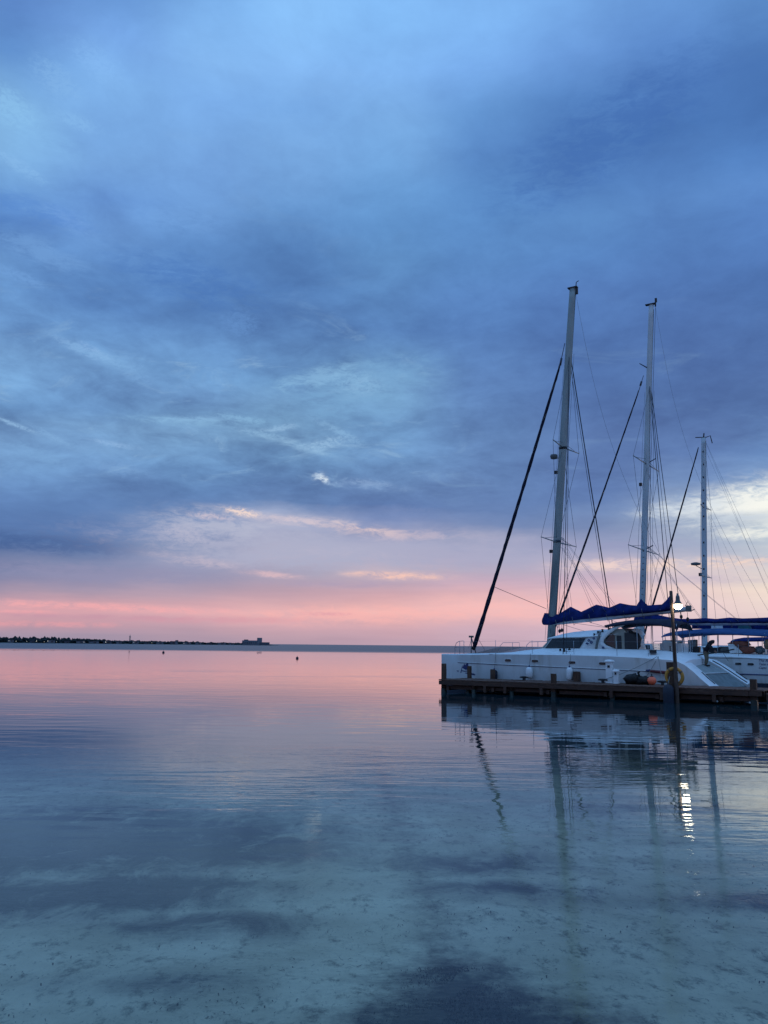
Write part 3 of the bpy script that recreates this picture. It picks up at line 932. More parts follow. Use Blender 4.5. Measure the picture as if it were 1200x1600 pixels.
bg = berth_thing('bag_heap', 'slumped black plastic bag tied at the neck on the pier next to the orange buoy', 'bag', 10.72, 1.8, PZ)
lump(mb, (10.5, 1.8, PZ + .24), .44, .34, .30, 1.0, amp=.4)
lump(mb, (11.05, 1.85, PZ + .20), .40, .32, .24, 4.0, amp=.4)
mb.build('bag_body', M['bag'], bg, (10.72, 1.8, PZ))
MB().tube([(10.78, 1.8, PZ + .38), (10.84, 1.8, PZ + .50), (10.80, 1.8, PZ + .60), (10.9, 1.8, PZ + .66)], [.13, .055, .07, .03], 8).build('tied_neck', M['bag'], bg, (10.72, 1.8, PZ))
ob = berth_thing('round_buoy', 'bright orange round buoy with a black neck resting on the pier', 'buoy', 11.52, 1.7, PZ)
MB().lathe([(.02, .0), (.12, .03), (.2, .1), (.235, .21), (.2, .33), (.12, .40), (.06, .43)], n=20).build('float', M['orange'], ob)
MB().lathe([(.10, .40), (.08, .45), (.045, .47), (.04, .56), (.015, .57)], n=12).build('neck', M['black'], ob)

# lamp post
post = berth_thing('lamp_post', 'tall weathered timber post carrying a lit lamp at the pier edge', 'lamp post', 13.25, -.42, 0)
MB().tube([(.06, 0, -1.5), (.04, 0, .7), (0, 0, 3.0), (-.04, 0, 5.32), (-.04, 0, 5.36)], [.12, .10, .088, .08, .06], 12).build('pole', M['post'], post)
MB().tube([(.0, 0, 4.42), (.16, 0, 4.50), (.26, 0, 4.66)], .03, 8).build('lamp_arm', M['black'], post)
hd = MB().lathe([(.175, .08), (.17, .16), (.12, .22), (.10, .30), (.095, .42), (.075, .50), (.05, .52), (.05, .60), (.03, .61)], (.27, 0, 4.62), 16).build('lamp_housing', M['grey'], post)
MB().lathe([(.02, -.16), (.10, -.14), (.165, -.08), (.19, 0), (.175, .08), (.02, .082)], (.27, 0, 4.61), 20).build('lamp_globe', M['lamp'], post)
MB().tube([(-.05, -.09, 5.1), (-.06, -.10, 4.6), (0, -.1, 3.4), (.04, -.11, 1.9)], .012, 5).build('cable', M['black'], post)

lr = berth_thing('life_ring', 'faded yellow life ring hung round the thick pile below the lamp post', 'life ring', 13.18, -.30, 1.24)
rings = []
for i in range(33):
    a = 2 * PI * i / 32
    rings.append((math.cos(a) * .385, 0, math.sin(a) * .385))
MB().tube(rings, .085, 12, caps=False, ry=.07, axis=(1, 0, 0)).build('ring', M['yellow'], lr)
for a0 in (0.6, 2.2, 3.8, 5.4):
    MB().tube([(math.cos(a0 + d) * .385, 0, math.sin(a0 + d) * .385) for d in (-.1, 0, .1)], .089, 12, caps=False, ry=.074, axis=(math.cos(a0), 0, math.sin(a0))).build('band', M['tan'], lr)
lr.rotation_euler = (rad(4), 0, ANG)

fd = berth_thing('pier_fender', 'big dark blue cylindrical fender hung on the pier face under the life ring', 'fender', 12.95, -.62, 0)
MB().lathe([(.03, -.25), (.2, -.2), (.25, -.05), (.26, .4), (.24, .72), (.15, .84), (.05, .88)], n=16).build('body', M['rubber'], fd)
MB().tube([(0, 0, .86), (.02, .12, 1.1), (.02, .3, 1.25)], .02, 6).build('rope', M['rope'], fd)


# ------------------------------------------------------------------ catamarans (drawn in the berth frame: s aft, n away from the pier, z up)
def lerp_tab(t, x):
    if x <= t[0][0]:
        return t[0][1]
    for (a, b), (c, d) in zip(t, t[1:]):
        if x <= c:
            return b + (d - b) * (x - a) / (c - a)
    return t[-1][1]


class Cat:
    def __init__(self, root, sb, L, nc, halfbeam, hw, zd, org, k=1.0, under=.92):
        self.root, self.sb, self.L, self.nc, self.hb, self.hw, self.zdt, self.org = root, sb, L, nc, halfbeam, hw, zd, org
        self.under = under

    def B(self, mb, name, mats, parent=None):
        o = mb.build(name, mats, parent or self.root, self.org)
        return o

    def w(self, s):
        t = (s - self.sb) / self.L
        a = min(1.0, t / .40)
        w = self.hw * (1 - (1 - a) ** 2.0)
        if t > .75:
            w *= 1 - .10 * ((t - .75) / .25) ** 2
        return max(w, .035)

    def zd(self, s):
        return lerp_tab(self.zdt, s)

    def side(self, s, z, hull_n, sg):
        """n of the hull skin at height z, on side sg (-1 is towards the pier)"""
        w, zd = self.w(s), self.zd(s)
        f = lerp_tab([(-.5, .0), (-.3, .5), (0, .80), (.5, .93), (zd * .55, .985), (zd, 1.0)], z)
        return hull_n + sg * w * f

    def hull(self, hn):
        mb = MB()
        rings = []
        st = [self.sb + self.L * t for t in (0, .004, .02, .05, .09, .14, .2, .27, .35, .45, .55, .65, .74, .81)]
        st += [s for s, _ in self.zdt if s > st[-1] + .1]
        for s in st:
            zd = self.zd(s)
            zs = [zd, zd * .55 + .1, min(.62, zd * .6), min(.3, zd * .3), 0, -.3]
            ring = []
            kx = -.0 if s > self.sb + .3 else 0
            for z in zs:
                ring.append((s + kx, self.side(s, z, hn, -1), z))
            ring.append((s, hn, -.5))
            for z in reversed(zs):
                ring.append((s + kx, self.side(s, z, hn, 1), z))
            w = self.w(s)
            ring.append((s, hn + w * .86, zd + .05))
            ring.append((s, hn, zd + .075))
            ring.append((s, hn - w * .86, zd + .05))
            rings.append(ring)

        def mif(i, j):
            return 1 if 2 <= j <= 9 else (2 if j >= 12 else 0)
        mb.loft(rings, caps=True, smooth=True, mif=mif)
        o = self.B(mb, 'hull', [M['gel'], M['antifoul'], M['deck']])
        # keep the gunwale and chine crisp
        return o

    def tube(self, name, pts, r, mt='wire', n=6, parent=None, **k):
        return self.B(MB().tube(pts, r, n, **k), name, M[mt], parent)


def crisp(o, deg=32):
    me = o.data
    import bmesh
    bm = bmesh.new()
    bm.from_mesh(me)
    for e in bm.edges:
        if len(e.link_faces) == 2 and e.calc_face_angle(0) > rad(deg):
            e.smooth = False
    bm.to_mesh(me)
    bm.free()


def poly_on_hull(cat, hn, pts, off=.006, sg=-1):
    """a flat print laid on the hull skin, as a thin sheet that follows it"""
    return [(s, cat.side(s, z, hn, sg) + sg * off, z) for s, z in pts]


def print_patch(cat, mb, hn, pts, off=.006):
    vs = poly_on_hull(cat, hn, pts, off)
    mb.add(vs, [tuple(range(len(vs)))])


def rub_rail(cat, hn, s0, s1, z0, z1, mt, r=.022, sg=-1, name='rub_rail'):
    pts = []
    for i in range(25):
        s = s0 + (s1 - s0) * i / 24
        z = z0 + (z1 - z0) * i / 24
        pts.append((s, cat.side(s, z, hn, sg) + sg * .004, z))
    return cat.B(MB().tube(pts, r, 6), name, M[mt])


def porthole(cat, hn, s, z, w=.38, h=.15, sg=-1, mt='glass'):
    ring, ring2 = [], []
    for i in range(20):
        a = 2 * PI * i / 20
        c, d = math.cos(a), math.sin(a)
        x = (w / 2 - h / 2) * (1 if c > 0 else -1) * (1 if abs(c) > .01 else 0) + c * h / 2
        ring.append((x, d * h / 2))
    nn = cat.side(s, z, hn, sg)
    fr_ = MB()
    o = [(s + x * 1.16, cat.side(s + x, z + y, hn, sg) + sg * .012, z + y * 1.3) for x, y in ring]
    i_ = [(s + x, cat.side(s + x, z + y, hn, sg) + sg * .014, z + y) for x, y in ring]
    b_ = [(s + x * 1.2, cat.side(s + x, z + y, hn, sg) - sg * .01, z + y * 1.36) for x, y in ring]
    fr_.loft([b_, o, i_], caps=False, smooth=False)
    f = cat.B(fr_, 'porthole_frame', M['gel'])
    p = MB()
    p.add([(x, n_ - sg * .006, z_) for x, n_, z_ in i_], [tuple(range(20))])
    cat.B(p, 'porthole_pane', M[mt], f)
    return f


def mast(cat, base, top, r, mt, chord=1.0):
    b_, t_ = Vector(base), Vector(top)
    pts = [b_.lerp(t_, k) for k in (0, .3, .6, .85, .97, 1)]
    rs = [r, r, r * .98, r * .92, r * .84, r * .82]
    o = cat.B(MB().tube(pts, rs, 16, ry=[v * .62 for v in rs], axis=(1, 0, 0)), 'mast', M[mt])
    # sail track up the aft face
    tr_ = MB()
    d = (t_ - b_)
    tr_.tube([b_ + Vector((r * .98, 0, 0)) + d * .02, b_ + Vector((r * .82, 0, 0)) + d * .985], .022, 5)
    cat.B(tr_, 'mast_track', M['black'], o)
    return o


def on_mast(base, top, z):
    b_, t_ = Vector(base), Vector(top)
    return b_.lerp(t_, (z - b_.z) / (t_.z - b_.z))


def spreaders(cat, c, half, sweep, drop=.1, r=.035, mt='alu'):
    for sg in (-1, 1):
        tip = c + Vector((sweep, sg * half, -drop * 0))
        sp = cat.tube('spreader', [c + Vector((0, sg * .1, 0)), tip], [r * 1.3, r * .8], mt, 8)
        cat.tube('spreader_brace', [c + Vector((0, sg * .1, .32)), c.lerp(tip, .75) + Vector((0, 0, .03))], .012, 'wire', 5, parent=sp)
    return


def furled(cat, lo, hi_, r, name='furled_jib', seed=1):
    lo, hi_ = Vector(lo), Vector(hi_)
    pts, rs = [], []
    n = 46
    rn = random.Random(seed)
    for i in range(n + 1):
        k = i / n
        sag = math.sin(k * PI) * -.10
        pts.append(lo.lerp(hi_, k) + Vector((0, 0, sag)))
        rs.append(r * (1.1 - .5 * k) * (1 + rn.uniform(-.13, .13)) * (.5 if i in (0, n) else 1))
    j = cat.B(MB().tube(pts, rs, 10), name, M['jib'])
    # spiral edge of the wound sail
    sp = []
    for i in range(121):
        k = i / 120
        rad_ = r * (1.1 - .5 * k) * 1.02
        p = lo.lerp(hi_, k) + Vector((0, 0, math.sin(k * PI) * -.10))
        a = k * 60
        sp.append(p + Vector((math.cos(a) * rad_, math.sin(a) * rad_, 0)))
    cat.B(MB().tube(sp, .012, 4), 'sheet_spiral', M['rope'], j)
    cat.B(MB().lathe([(.05, 0), (.14, .02), (.14, .16), (.05, .18)], tuple(lo + Vector((0, 0, .05))), 12), 'furler_drum', M['black'], j)
    return j


def sail_cover(cat, prof, n, wid, mt='navy', name='sail_cover', nn=10, knob=0.06):
    """prof: (s, zbottom, ztop) stations along the boom"""
    # resample
    S = []
    for (a, b) in zip(prof, prof[1:]):
        for k in range(4):
            t = k / 4
            S.append(tuple(a[i] + (b[i] - a[i]) * t for i in range(3)))
    S.append(prof[-1])
    rings = []
    for i, (s, zb, zt) in enumerate(S):
        h = zt - zb
        wv = wid * (1 + .18 * mnoise.noise(Vector((s * 1.7, 0, 5))))
        ring = []
        for (u, v) in ((-.55, 0), (-.95, .14), (-1.0, .36), (-.72, .62), (-.30, .86), (-.05, 1.0), (.05, 1.0), (.30, .86), (.72, .62), (1.0, .36), (.95, .14), (.55, 0)):
            jj = mnoise.noise(Vector((s * 2.5, u * 3, v * 4))) * .05 + .035 * math.sin((s * 7 + v * 5)) * v * (1 - v) * 2
            ring.append((s, n + u * wv + jj, zb + h * v + (jj * .6 if 0 < v < 1 else 0)))
        rings.append(ring)
    cov = cat.B(MB().loft(rings, caps=True), name, M[mt])
    # lashings under the foot of the cover
    s_ = S[0][0] + .9
    while s_ < S[-1][0] - .3:
        zb = lerp_tab([(a[0], a[1]) for a in S], s_)
        zt = lerp_tab([(a[0], a[2]) for a in S], s_)
        cat.B(MB().tube([(s_, n - wid * 1.06, zb + .36 * (zt - zb)), (s_ + .02, n - wid * 1.0, zb + .1), (s_ + .03, n - wid * .3, zb - .26), (s_ + .03, n + wid * .3, zb - .26), (s_, n + wid, zb + .1)], .013, 4), 'lashing', M['rope'], cov)
        s_ += 1.05
    return cov


def canopy(cat, sts, n0, n1, mt, name='bimini', crown=.16, th=.05):
    """sts: (s, z at the middle, drop of the edges)"""
    top, bot = [], []
    for (s, z, dr) in sts:
        a, b = [], []
        for i in range(13):
            u = -1 + 2 * i / 12
            nn = (n0 + n1) / 2 + (n1 - n0) / 2 * u
            zz = z - crown * u * u - dr * (abs(u) ** 6)
            zz += .015 * mnoise.noise(Vector((s * 2, nn * 2, 1)))
            a.append((s, nn, zz))
            b.append((s, nn, zz - th))
        top.append(a)
        bot.append(b)
    rings = [t_ + list(reversed(b_)) for t_, b_ in zip(top, bot)]
    return cat.B(MB().loft(rings, caps=True), name, M[mt])


def rail(cat, pts, r=.016, name='rail', mt='steel', stan=None, zbase=None):
    mb = MB().tube(pts, r, 6)
    if stan:
        for (a, zb) in stan:
            mb.tube([(a[0], a[1], zb), a], r, 6)
    return cat.B(mb, name, M[mt])


def person_mesh():
    pass


# ---- first catamaran ---------------------------------------------------------
ORG1 = (3.9, 6.8, 0)
boat1 = berth_thing('catamaran', 'nearest white sailing catamaran lying along the pier, boom under a wavy navy sail cover and a blue sailboat print on its bow', 'catamaran', *ORG1)
boat1['label'] = 'white sailing catamaran lying along the pier with a small blue sailboat print on its bow'
boat1['group'] = 'sailing catamarans moored side by side'
ZD1 = [(-2.12, 2.03), (0, 2.07), (2, 2.13), (5, 2.15), (8, 2.14), (10, 2.09), (12.1, 1.97), (12.45, 1.90), (12.8, 1.74), (13.2, 1.42), (13.65, .98), (14.0, .68), (14.1, .60)]
c1 = Cat(boat1, -2.12, 16.74, 6.8, 3.6, .95, ZD1, ORG1)
NA, NB_ = 4.15, 9.45
ZD1F = [p for p in ZD1 if p[0] < 12] + [(12.4, 1.97), (12.9, 1.88), (13.4, 1.60), (14.0, 1.20), (14.5, .85), (14.85, .62)]
for hn in (NA, NB_):
    c1.zdt = ZD1 if hn == NA else ZD1F
    o = c1.hull(hn)
    crisp(o)
c1.zdt = ZD1
# bridge deck between the hulls, seen as coachroof shoulders
st = [(1.5, 2.16, .10), (2.2, 2.22, .4), (3.2, 2.36, .8), (4.3, 2.48, 1), (6, 2.50, 1), (8, 2.50, 1), (10, 2.48, 1), (11.6, 2.40, 1), (12.3, 2.26, 1), (12.75, 1.98, .5)]
rings = []
for s, z, k in st:
    zd = c1.zd(s) + .035
    half = [(-3.42, zd), (-3.25, zd + .05), (-2.75, zd + (z - zd) * .62), (-2.1, z), (-1.9, z + .02), (0, z + .03)]
    top = [(s, 6.8 + u, zz) for u, zz in half] + [(s, 6.8 - u, zz) for u, zz in reversed(half[:-1])]
    bot = [(s, 6.8 + 3.3, zd - .12), (s, 6.8 + 2.6, 1.0), (s, 6.8 - 2.6, 1.0), (s, 6.8 - 3.3, zd - .12)]
    rings.append(top + bot)
o = c1.B(MB().loft(rings), 'bridge_deck', M['deck'])
crisp(o, 38)
# cross beam, trampoline nets, striker post
c1.tube('cross_beam', [(-1.15, 4.3, 1.98), (-1.2, 6.8, 2.06), (-1.15, 9.3, 1.98)], .11, 'alu', 10)
net = MB()
for i in range(18):
    n_ = 5.0 + i * .21
    net.tube([(-1.05, n_, 2.0), (1.55, n_, 2.12)], .012, 4)
for i in range(14):
    s_ = -1.0 + i * .19
    net.tube([(s_, 5.0, 2.0 + .046 * i * .19 * 5), (s_, 8.6, 2.0 + .046 * i * .19 * 5)], .012, 4)
o = c1.B(net, 'trampoline_net', M['grey'])
o['kind'] = 'stuff'
ap = MB()
ap.tube([(-1.25, 6.45, 2.1), (-1.42, 6.8, 3.16)], .035, 8)
ap.tube([(-1.25, 7.15, 2.1), (-1.42, 6.8, 3.16)], .035, 8)
ap.box((-1.42, 6.8, 3.2), (.26, .2, .12))
c1.B(ap, 'anchor_frame', M['grey'])
# rub rail, ports, print
for hn, sg in ((NA, -1),):
    rub_rail(c1, hn, -.8, 12.6, 1.62, 1.35, 'gel', .028, sg)
    rub_rail(c1, hn, -.8, 12.6, 1.585, 1.315, 'logo', .012, sg, 'rub_rail_painted_shadow')  # thin dark tube imitating the shadow line beneath the rub rail
for s_, z_ in ((2.78, 1.79), (4.5, 1.78), (6.71, 1.74), (8.45, 1.72)):
    porthole(c1, NA, s_, z_, .40, .15)
mb = MB()
print_patch(c1, mb, NA, [(-.50, 1.30), (-.24, 1.18), (.03, 1.17), (-.02, 1.62)][::-1])
print_patch(c1, mb, NA, [(-.42, 1.36), (-.26, 1.40), (-.30, 1.55)][::-1])
print_patch(c1, mb, NA, [(-.58, 1.10), (-.30, 1.06), (.05, 1.10), (.03, 1.135), (-.30, 1.12), (-.56, 1.14)][::-1])
print_patch(c1, mb, NA, [(-.28, .97), (.0, .93), (.42, .86), (.52, .90), (.40, .97), (.05, 1.01), (-.25, 1.0)][::-1])
print_patch(c1, mb, NA, [(-.92, 1.09), (-.74, 1.08), (-.72, 1.11), (-.90, 1.12)][::-1])
print_patch(c1, mb, NA, [(-.84, 1.03), (-.78, 1.03), (-.77, 1.09), (-.83, 1.09)][::-1])
print_patch(c1, mb, NA, [(-.62, .99), (-.55, .98), (-.44, 1.42), (-.47, 1.43)][::-1])
c1.B(mb, 'sailboat_print', M['logo'])
# cabin
cab = []
SB = [(4.05, 0, 1.55), (4.42, 0, 1.80), (4.9, 1, 1.92)]
base = [(4.02, 5.35), (4.32, 4.93), (5.0, 4.90), (7.2, 4.90), (8.6, 4.92), (9.3, 5.0)]
topc = [(4.62, 5.45), (4.80, 5.03), (5.3, 5.02), (7.2, 5.02), (8.6, 5.05), (9.2, 5.15)]
mir = lambda L_: [(s, 13.6 - n) for s, n in reversed(L_)]
lo_ = [(s, n, 2.49) for s, n in base + mir(base)]
hi2 = [(s, n, 3.12) for s, n in topc + mir(topc)]
o = c1.B(MB().loft([lo_, hi2], smooth=False), 'cabin', M['gel'])
cabin = o
crisp(o)


def pane(cat, p4, off, parent, name='window', mt='glass', dep=.02):
    a = Vector(p4[0]); b_ = Vector(p4[1]); d = Vector(p4[-1])
    nrm = (b_ - a).cross(d - a).normalized()
    if nrm.y > 0 and abs(nrm.y) > .2:
        nrm = -nrm
    if abs(nrm.y) <= .2 and nrm.x > 0:
        nrm = -nrm
    q_ = [Vector(p) + nrm * off for p in p4]
    return cat.B(MB().slab(q_, nrm * -dep), name, M[mt], parent)


pane(c1, [(4.42, 4.905, 2.52), (6.53, 4.897, 2.52), (6.88, 5.008, 3.10), (4.86, 5.012, 3.10)], .02, cabin)
pane(c1, [(4.05, 5.30, 2.53), (4.31, 4.96, 2.53), (4.76, 5.06, 3.09), (4.60, 5.40, 3.09)], .02, cabin)
for n_a, n_b in ((5.45, 6.75), (6.85, 8.15)):
    pane(c1, [(4.05, n_a, 2.53), (4.05, n_b, 2.53), (4.6, n_b, 3.09), (4.6, n_a, 3.09)], .012, cabin)
mb = MB().slab([(4.44, 13.6 - 4.965, 2.52), (6.53, 13.6 - 4.905, 2.52), (6.88, 13.6 - 5.016, 3.10), (4.86, 13.6 - 5.07, 3.10)], (0, .02, 0))
c1.B(mb, 'window', M['glass'], cabin)
# window seam strips
mb = MB().tube([(5.55, 4.872, 2.53), (5.60, 4.98, 3.1)], .012, 4)
c1.B(mb, 'window_seam', M['black'], cabin)
# roof
rings = []
for s, ze, zc_, w_ in ((4.42, 3.10, 3.14, 1.55), (4.6, 3.10, 3.24, 1.82), (5.1, 3.14, 3.40, 1.92), (5.65, 3.16, 3.50, 1.95), (6.5, 3.18, 3.58, 1.95), (7.4, 3.22, 3.64, 1.95), (8.2, 3.3, 3.68, 1.92), (8.8, 3.36, 3.70, 1.85), (9.3, 3.38, 3.68, 1.7)):
    top = []
    for i in range(11):
        u = -1 + 2 * i / 10
        top.append((s, 6.8 + u * w_, ze + (zc_ - ze) * (1 - abs(u) ** 2.4)))
    bot = [(s, 6.8 + w_ * .96, ze - .05), (s, 6.8 - w_ * .96, ze - .05)]
    rings.append(top + bot)
o = c1.B(MB().loft(rings), 'cabin_roof', M['deck'], cabin)
crisp(o, 40)
# side wing and cockpit arch
path = [(8.55, 4.80, 2.47), (8.1, 4.78, 2.62), (7.88, 4.78, 2.85), (7.95, 4.80, 3.12), (8.25, 4.84, 3.42), (8.7, 4.9, 3.72), (9.15, 4.95, 3.88)]
c1.tube('cockpit_arch', path, [.10, .12, .13, .13, .12, .10, .07], 'gel', 10, ry=[.09] * 7)
path = [(s, 13.6 - n, z) for s, n, z in path]
c1.tube('cockpit_arch', path, [.10, .12, .13, .13, .12, .10, .07], 'gel', 10, ry=[.09] * 7)
# wing filling between window and arch
c1.B(MB().slab([(6.62, 4.86, 2.5), (8.2, 4.82, 2.5), (7.85, 4.82, 2.85), (8.05, 4.86, 3.22), (8.5, 4.92, 3.5), (7.6, 5.0, 3.38), (6.98, 4.99, 3.12)], (0, .06, 0)), 'cabin_side', M['gel'], cabin)
# canvas screens round the cockpit, glass and dark openings
scr = c1.B(MB().slab([(8.15, 4.93, 2.62), (8.55, 4.93, 2.48), (9.92, 4.93, 2.48), (9.75, 4.95, 3.1), (9.1, 4.97, 3.62), (8.75, 4.97, 3.66), (8.1, 4.95, 3.2), (7.98, 4.93, 2.85)], (0, .03, 0)), 'cockpit_screen', M['beige'])
c1.B(MB().slab([(8.05, 4.90, 2.84), (8.2, 4.90, 2.62), (8.62, 4.90, 2.56), (8.60, 4.92, 3.30), (8.40, 4.92, 3.38), (8.15, 4.92, 3.18)], (0, .012, 0)), 'screen_window', M['glass'], scr)
c1.B(MB().slab([(8.72, 4.90, 2.52), (9.00, 4.90, 2.52), (8.98, 4.92, 3.26), (8.72, 4.92, 3.26)], (0, .012, 0)), 'screen_door', M['black'], scr)
c1.B(MB().slab([(9.17, 4.895, 2.5), (9.93, 4.895, 2.5), (9.88, 4.90, 3.0), (9.72, 4.92, 3.32), (9.38, 4.92, 3.44), (9.17, 4.92, 3.42)], (0, .012, 0)), 'dark_flap', M['black'], scr)
mb = MB()
lump(mb, (9.6, 5.3, 2.98), .36, .35, .52, 7.0, amp=.35)
lump(mb, (9.45, 5.2, 3.45), .13, .13, .12, 2.0, amp=.2)
c1.B(mb, 'covered_helm_seat', M['black'])
# bimini over the cockpit
canopy(c1, [(8.15, 3.98, .0), (8.35, 4.04, .02), (9.0, 4.14, .03), (9.8, 4.20, .04), (10.6, 4.22, .08), (11.2, 4.20, .12), (11.8, 4.12, .16), (12.15, 4.02, .16)], 4.75, 8.0, 'navy_dark', crown=.20, th=.09)
for s_, n_ in ((9.9, 4.85), (11.3, 4.85), (12.05, 4.9), (11.3, 7.9), (12.0, 7.9), (9.9, 7.9)):
    c1.tube('bimini_pole', [(s_, n_, 2.1), (s_, n_, 3.9)], .022, 'steel', 6)
# cockpit floor gear aft
mb = MB().box((11.2, 7.6, 2.62), (1.2, 1.6, .5)).box((10.6, 9.0, 2.7), (.7, .5, .55))
c1.B(mb, 'cockpit_seat', M['gel'])
c1.B(MB().lathe([(.2, 0), (.2, .03), (.03, .05), (.03, .28), (.1, .3)], (11.55, 5.35, 2.40), 12), 'deck_table', M['black'])
c1.B(MB().box((11.0, 3.95, 2.40), (.36, .3, .16), rz=.2), 'deck_box', M['black'])
# stern: ramp between the hulls in two plates, coamings
rp = MB().slab([(12.25, 4.98, 1.96), (12.45, 8.6, 1.96), (13.85, 8.6, 1.28), (13.25, 4.98, 1.28)], (0, 0, -.1))
c1.B(rp, 'stern_ramp', M['nonslip'])
rp = MB().slab([(13.31, 4.98, 1.22), (13.91, 8.6, 1.22), (14.78, 8.6, .55), (13.98, 4.98, .55)], (0, 0, -.1))
c1.B(rp, 'swim_ramp', M['nonslip_dark'])
c1.B(MB().tube([(13.28, 4.98, 1.26), (13.88, 8.6, 1.26)], .04, 6), 'ramp_edge', M['gel'])
for hn in (NA, NB_):
    sg = -1
    for off, sr in (((.35, (13.35, 13.7, 14.0)),) if hn == NA else ((-.66, (13.0, 13.4, 14.0, 14.5, 14.8)), (.5, (14.0, 14.3, 14.6)))):
        c1.zdt = ZD1 if hn == NA else ZD1F
        pts = [(s_, hn + off, c1.zd(s_) + .085) for s_ in sr]
        c1.tube('slide_trim', pts, .028, 'black', 5)
c1.zdt = ZD1
# foredeck and side rails
rail(c1, [(-1.10, 3.98, 2.1), (-1.08, 3.96, 2.55), (-.95, 3.9, 2.78), (-.72, 3.8, 2.88), (-.35, 3.66, 2.9), (-.30, 3.65, 2.88), (-.30, 3.65, 2.12)], .018, 'bow_rail', stan=[((-.66, 3.78, 2.88), 2.12)])
rail(c1, [(-1.09, 3.96, 2.5), (-.30, 3.65, 2.5)], .012, 'bow_rail')
rail(c1, [(.98, 9.9, 2.15), (-1.0 + 2.06, 9.95, 2.7), (1.25, 10.0, 2.9), (2.5, 10.1, 2.95), (2.55, 10.1, 2.2)], .02, 'far_rail', stan=[((1.8, 10.05, 2.92), 2.15)])
rail(c1, [(1.1, 9.95, 2.55), (2.55, 10.1, 2.55)], .014, 'far_rail')
rail(c1, [(-.8, 9.5, 2.1), (-.7, 9.55, 2.6), (-.5, 9.6, 2.84), (.55, 9.9, 2.86), (.57, 9.9, 2.15)], .018, 'far_rail', stan=[((.1, 9.8, 2.85), 2.12)])
for s_ in (1.93, 4.25, 6.75, 9.2, 10.9):
    c1.tube('stanchion', [(s_, 3.42, 2.14), (s_, 3.40, 2.95)], .014, 'steel', 6)
c1.tube('lifeline', [(-.3, 3.65, 2.84), (1.93, 3.4, 2.9), (4.25, 3.4, 2.92), (6.75, 3.4, 2.92), (9.2, 3.4, 2.92), (10.9, 3.4, 2.9)], .004, 'wire_pale', 4)
for s0_, s1_ in ((9.3, 10.4), (10.6, 11.5)):
    rail(c1, [(s0_, 10.1, 2.15), (s0_, 10.1, 2.9), (s0_ + .12, 10.1, 3.0), (s1_ - .12, 10.1, 3.0), (s1_, 10.1, 2.9), (s1_, 10.1, 2.15)], .018, 'far_rail', stan=[(((s0_ + s1_) / 2, 10.1, 3.0), 2.15)])
    rail(c1, [(s0_, 10.1, 2.6), (s1_, 10.1, 2.6)], .012, 'far_rail')
# deck hardware
def winch(cat, s, n, z, k=1.0):
    return cat.B(MB().lathe([(.085 * k, 0), (.08 * k, .05 * k), (.05 * k, .09 * k), (.06 * k, .14 * k), (.075 * k, .17 * k), (.03 * k, .19 * k)], (s, n, z), 12), 'winch', M['black'])


for p in ((5.95, 4.0, 2.33, 1.1), (6.15, 4.3, 2.42, 1.0), (5.7, 4.05, 2.33, .9), (7.55, 5.2, 3.36, .9), (7.75, 5.4, 3.45, 1.0), (8.25, 5.3, 3.5, 1.0), (7.4, 5.0, 3.22, .9)):
    winch(c1, *p)
tr2 = MB()
for i in range(8):
    tr2.box((6.0 + i * .16, 3.85 + .03 * i, 2.325), (.12, .05, .05), rz=.1)
c1.B(tr2, 'sheet_track', M['black'])
mb = MB()
mb.tube([(7.95, 5.2, 3.80), (8.3, 5.3, 3.86), (8.6, 5.4, 3.84)], [.05, .07, .04], 8)
mb.tube([(8.1, 5.4, 3.6), (8.15, 5.35, 3.83)], .04, 6)
mb.tube([(8.45, 5.35, 3.6), (8.45, 5.38, 3.83)], .03, 6)
c1.B(mb, 'traveller', M['black'])
mb = MB().tube([(7.55, 4.8, 2.5), (7.62, 4.82, 2.9), (7.7, 4.9, 3.2), (7.75, 5.0, 3.5)], [.07, .07, .075, .06], 8)
c1.B(mb, 'line_bag', M['grey'])
rn = random.Random(8)
for (s_, n_, z_, r_) in ((7.15, 4.79, 2.98, .12), (7.3, 4.78, 2.88, .13), (7.05, 4.78, 2.80, .10), (7.45, 4.78, 3.1, .10), (8.0, 4.72, 2.58, .09)):
    mb = MB()
    pts = [(s_ + math.cos(a / 9 * 2 * PI) * r_ * rn.uniform(.25, .8), n_ - .002 * a, z_ + math.sin(a / 9 * 2 * PI) * r_ * rn.uniform(.2, .6)) for a in range(22)]
    mb.tube(pts, .024, 5)
    c1.B(mb, 'coiled_rope', M['logo'])
# mast, boom, cover, rig
MB1, MT1 = (3.98, 6.8, 2.4), (5.98, 6.8, 25.25)
m1 = mast(c1, MB1, MT1, .255, 'alu')
om = lambda z: on_mast(MB1, MT1, z)
mh = MB()
tp = Vector(MT1)
mh.box(tp + Vector((.0, 0, .03)), (.62, .3, .06))
mh.tube([tp + Vector((.2, 0, 0)), tp + Vector((.24, 0, .35)), tp + Vector((.40, 0, .42))], .03, 6)
mh.box(tp + Vector((.25, 0, -.25)), (.16, .1, .4))
c1.B(mh, 'masthead_gear', M['black'], m1)
for z in (14.9, 9.05):
    p = om(z)
    c1.B(MB().tube([p - Vector((0, 0, .08)), p + Vector((0, 0, .08))], .262, 16, ry=.165, axis=(1, 0, 0)), 'mast_collar', M['black'] if z != 9.05 else M['wire'], m1)
spreaders(c1, om(14.95), 2.2, .23)
spreaders(c1, om(9.0), 2.9, .16)
p = om(14.4)
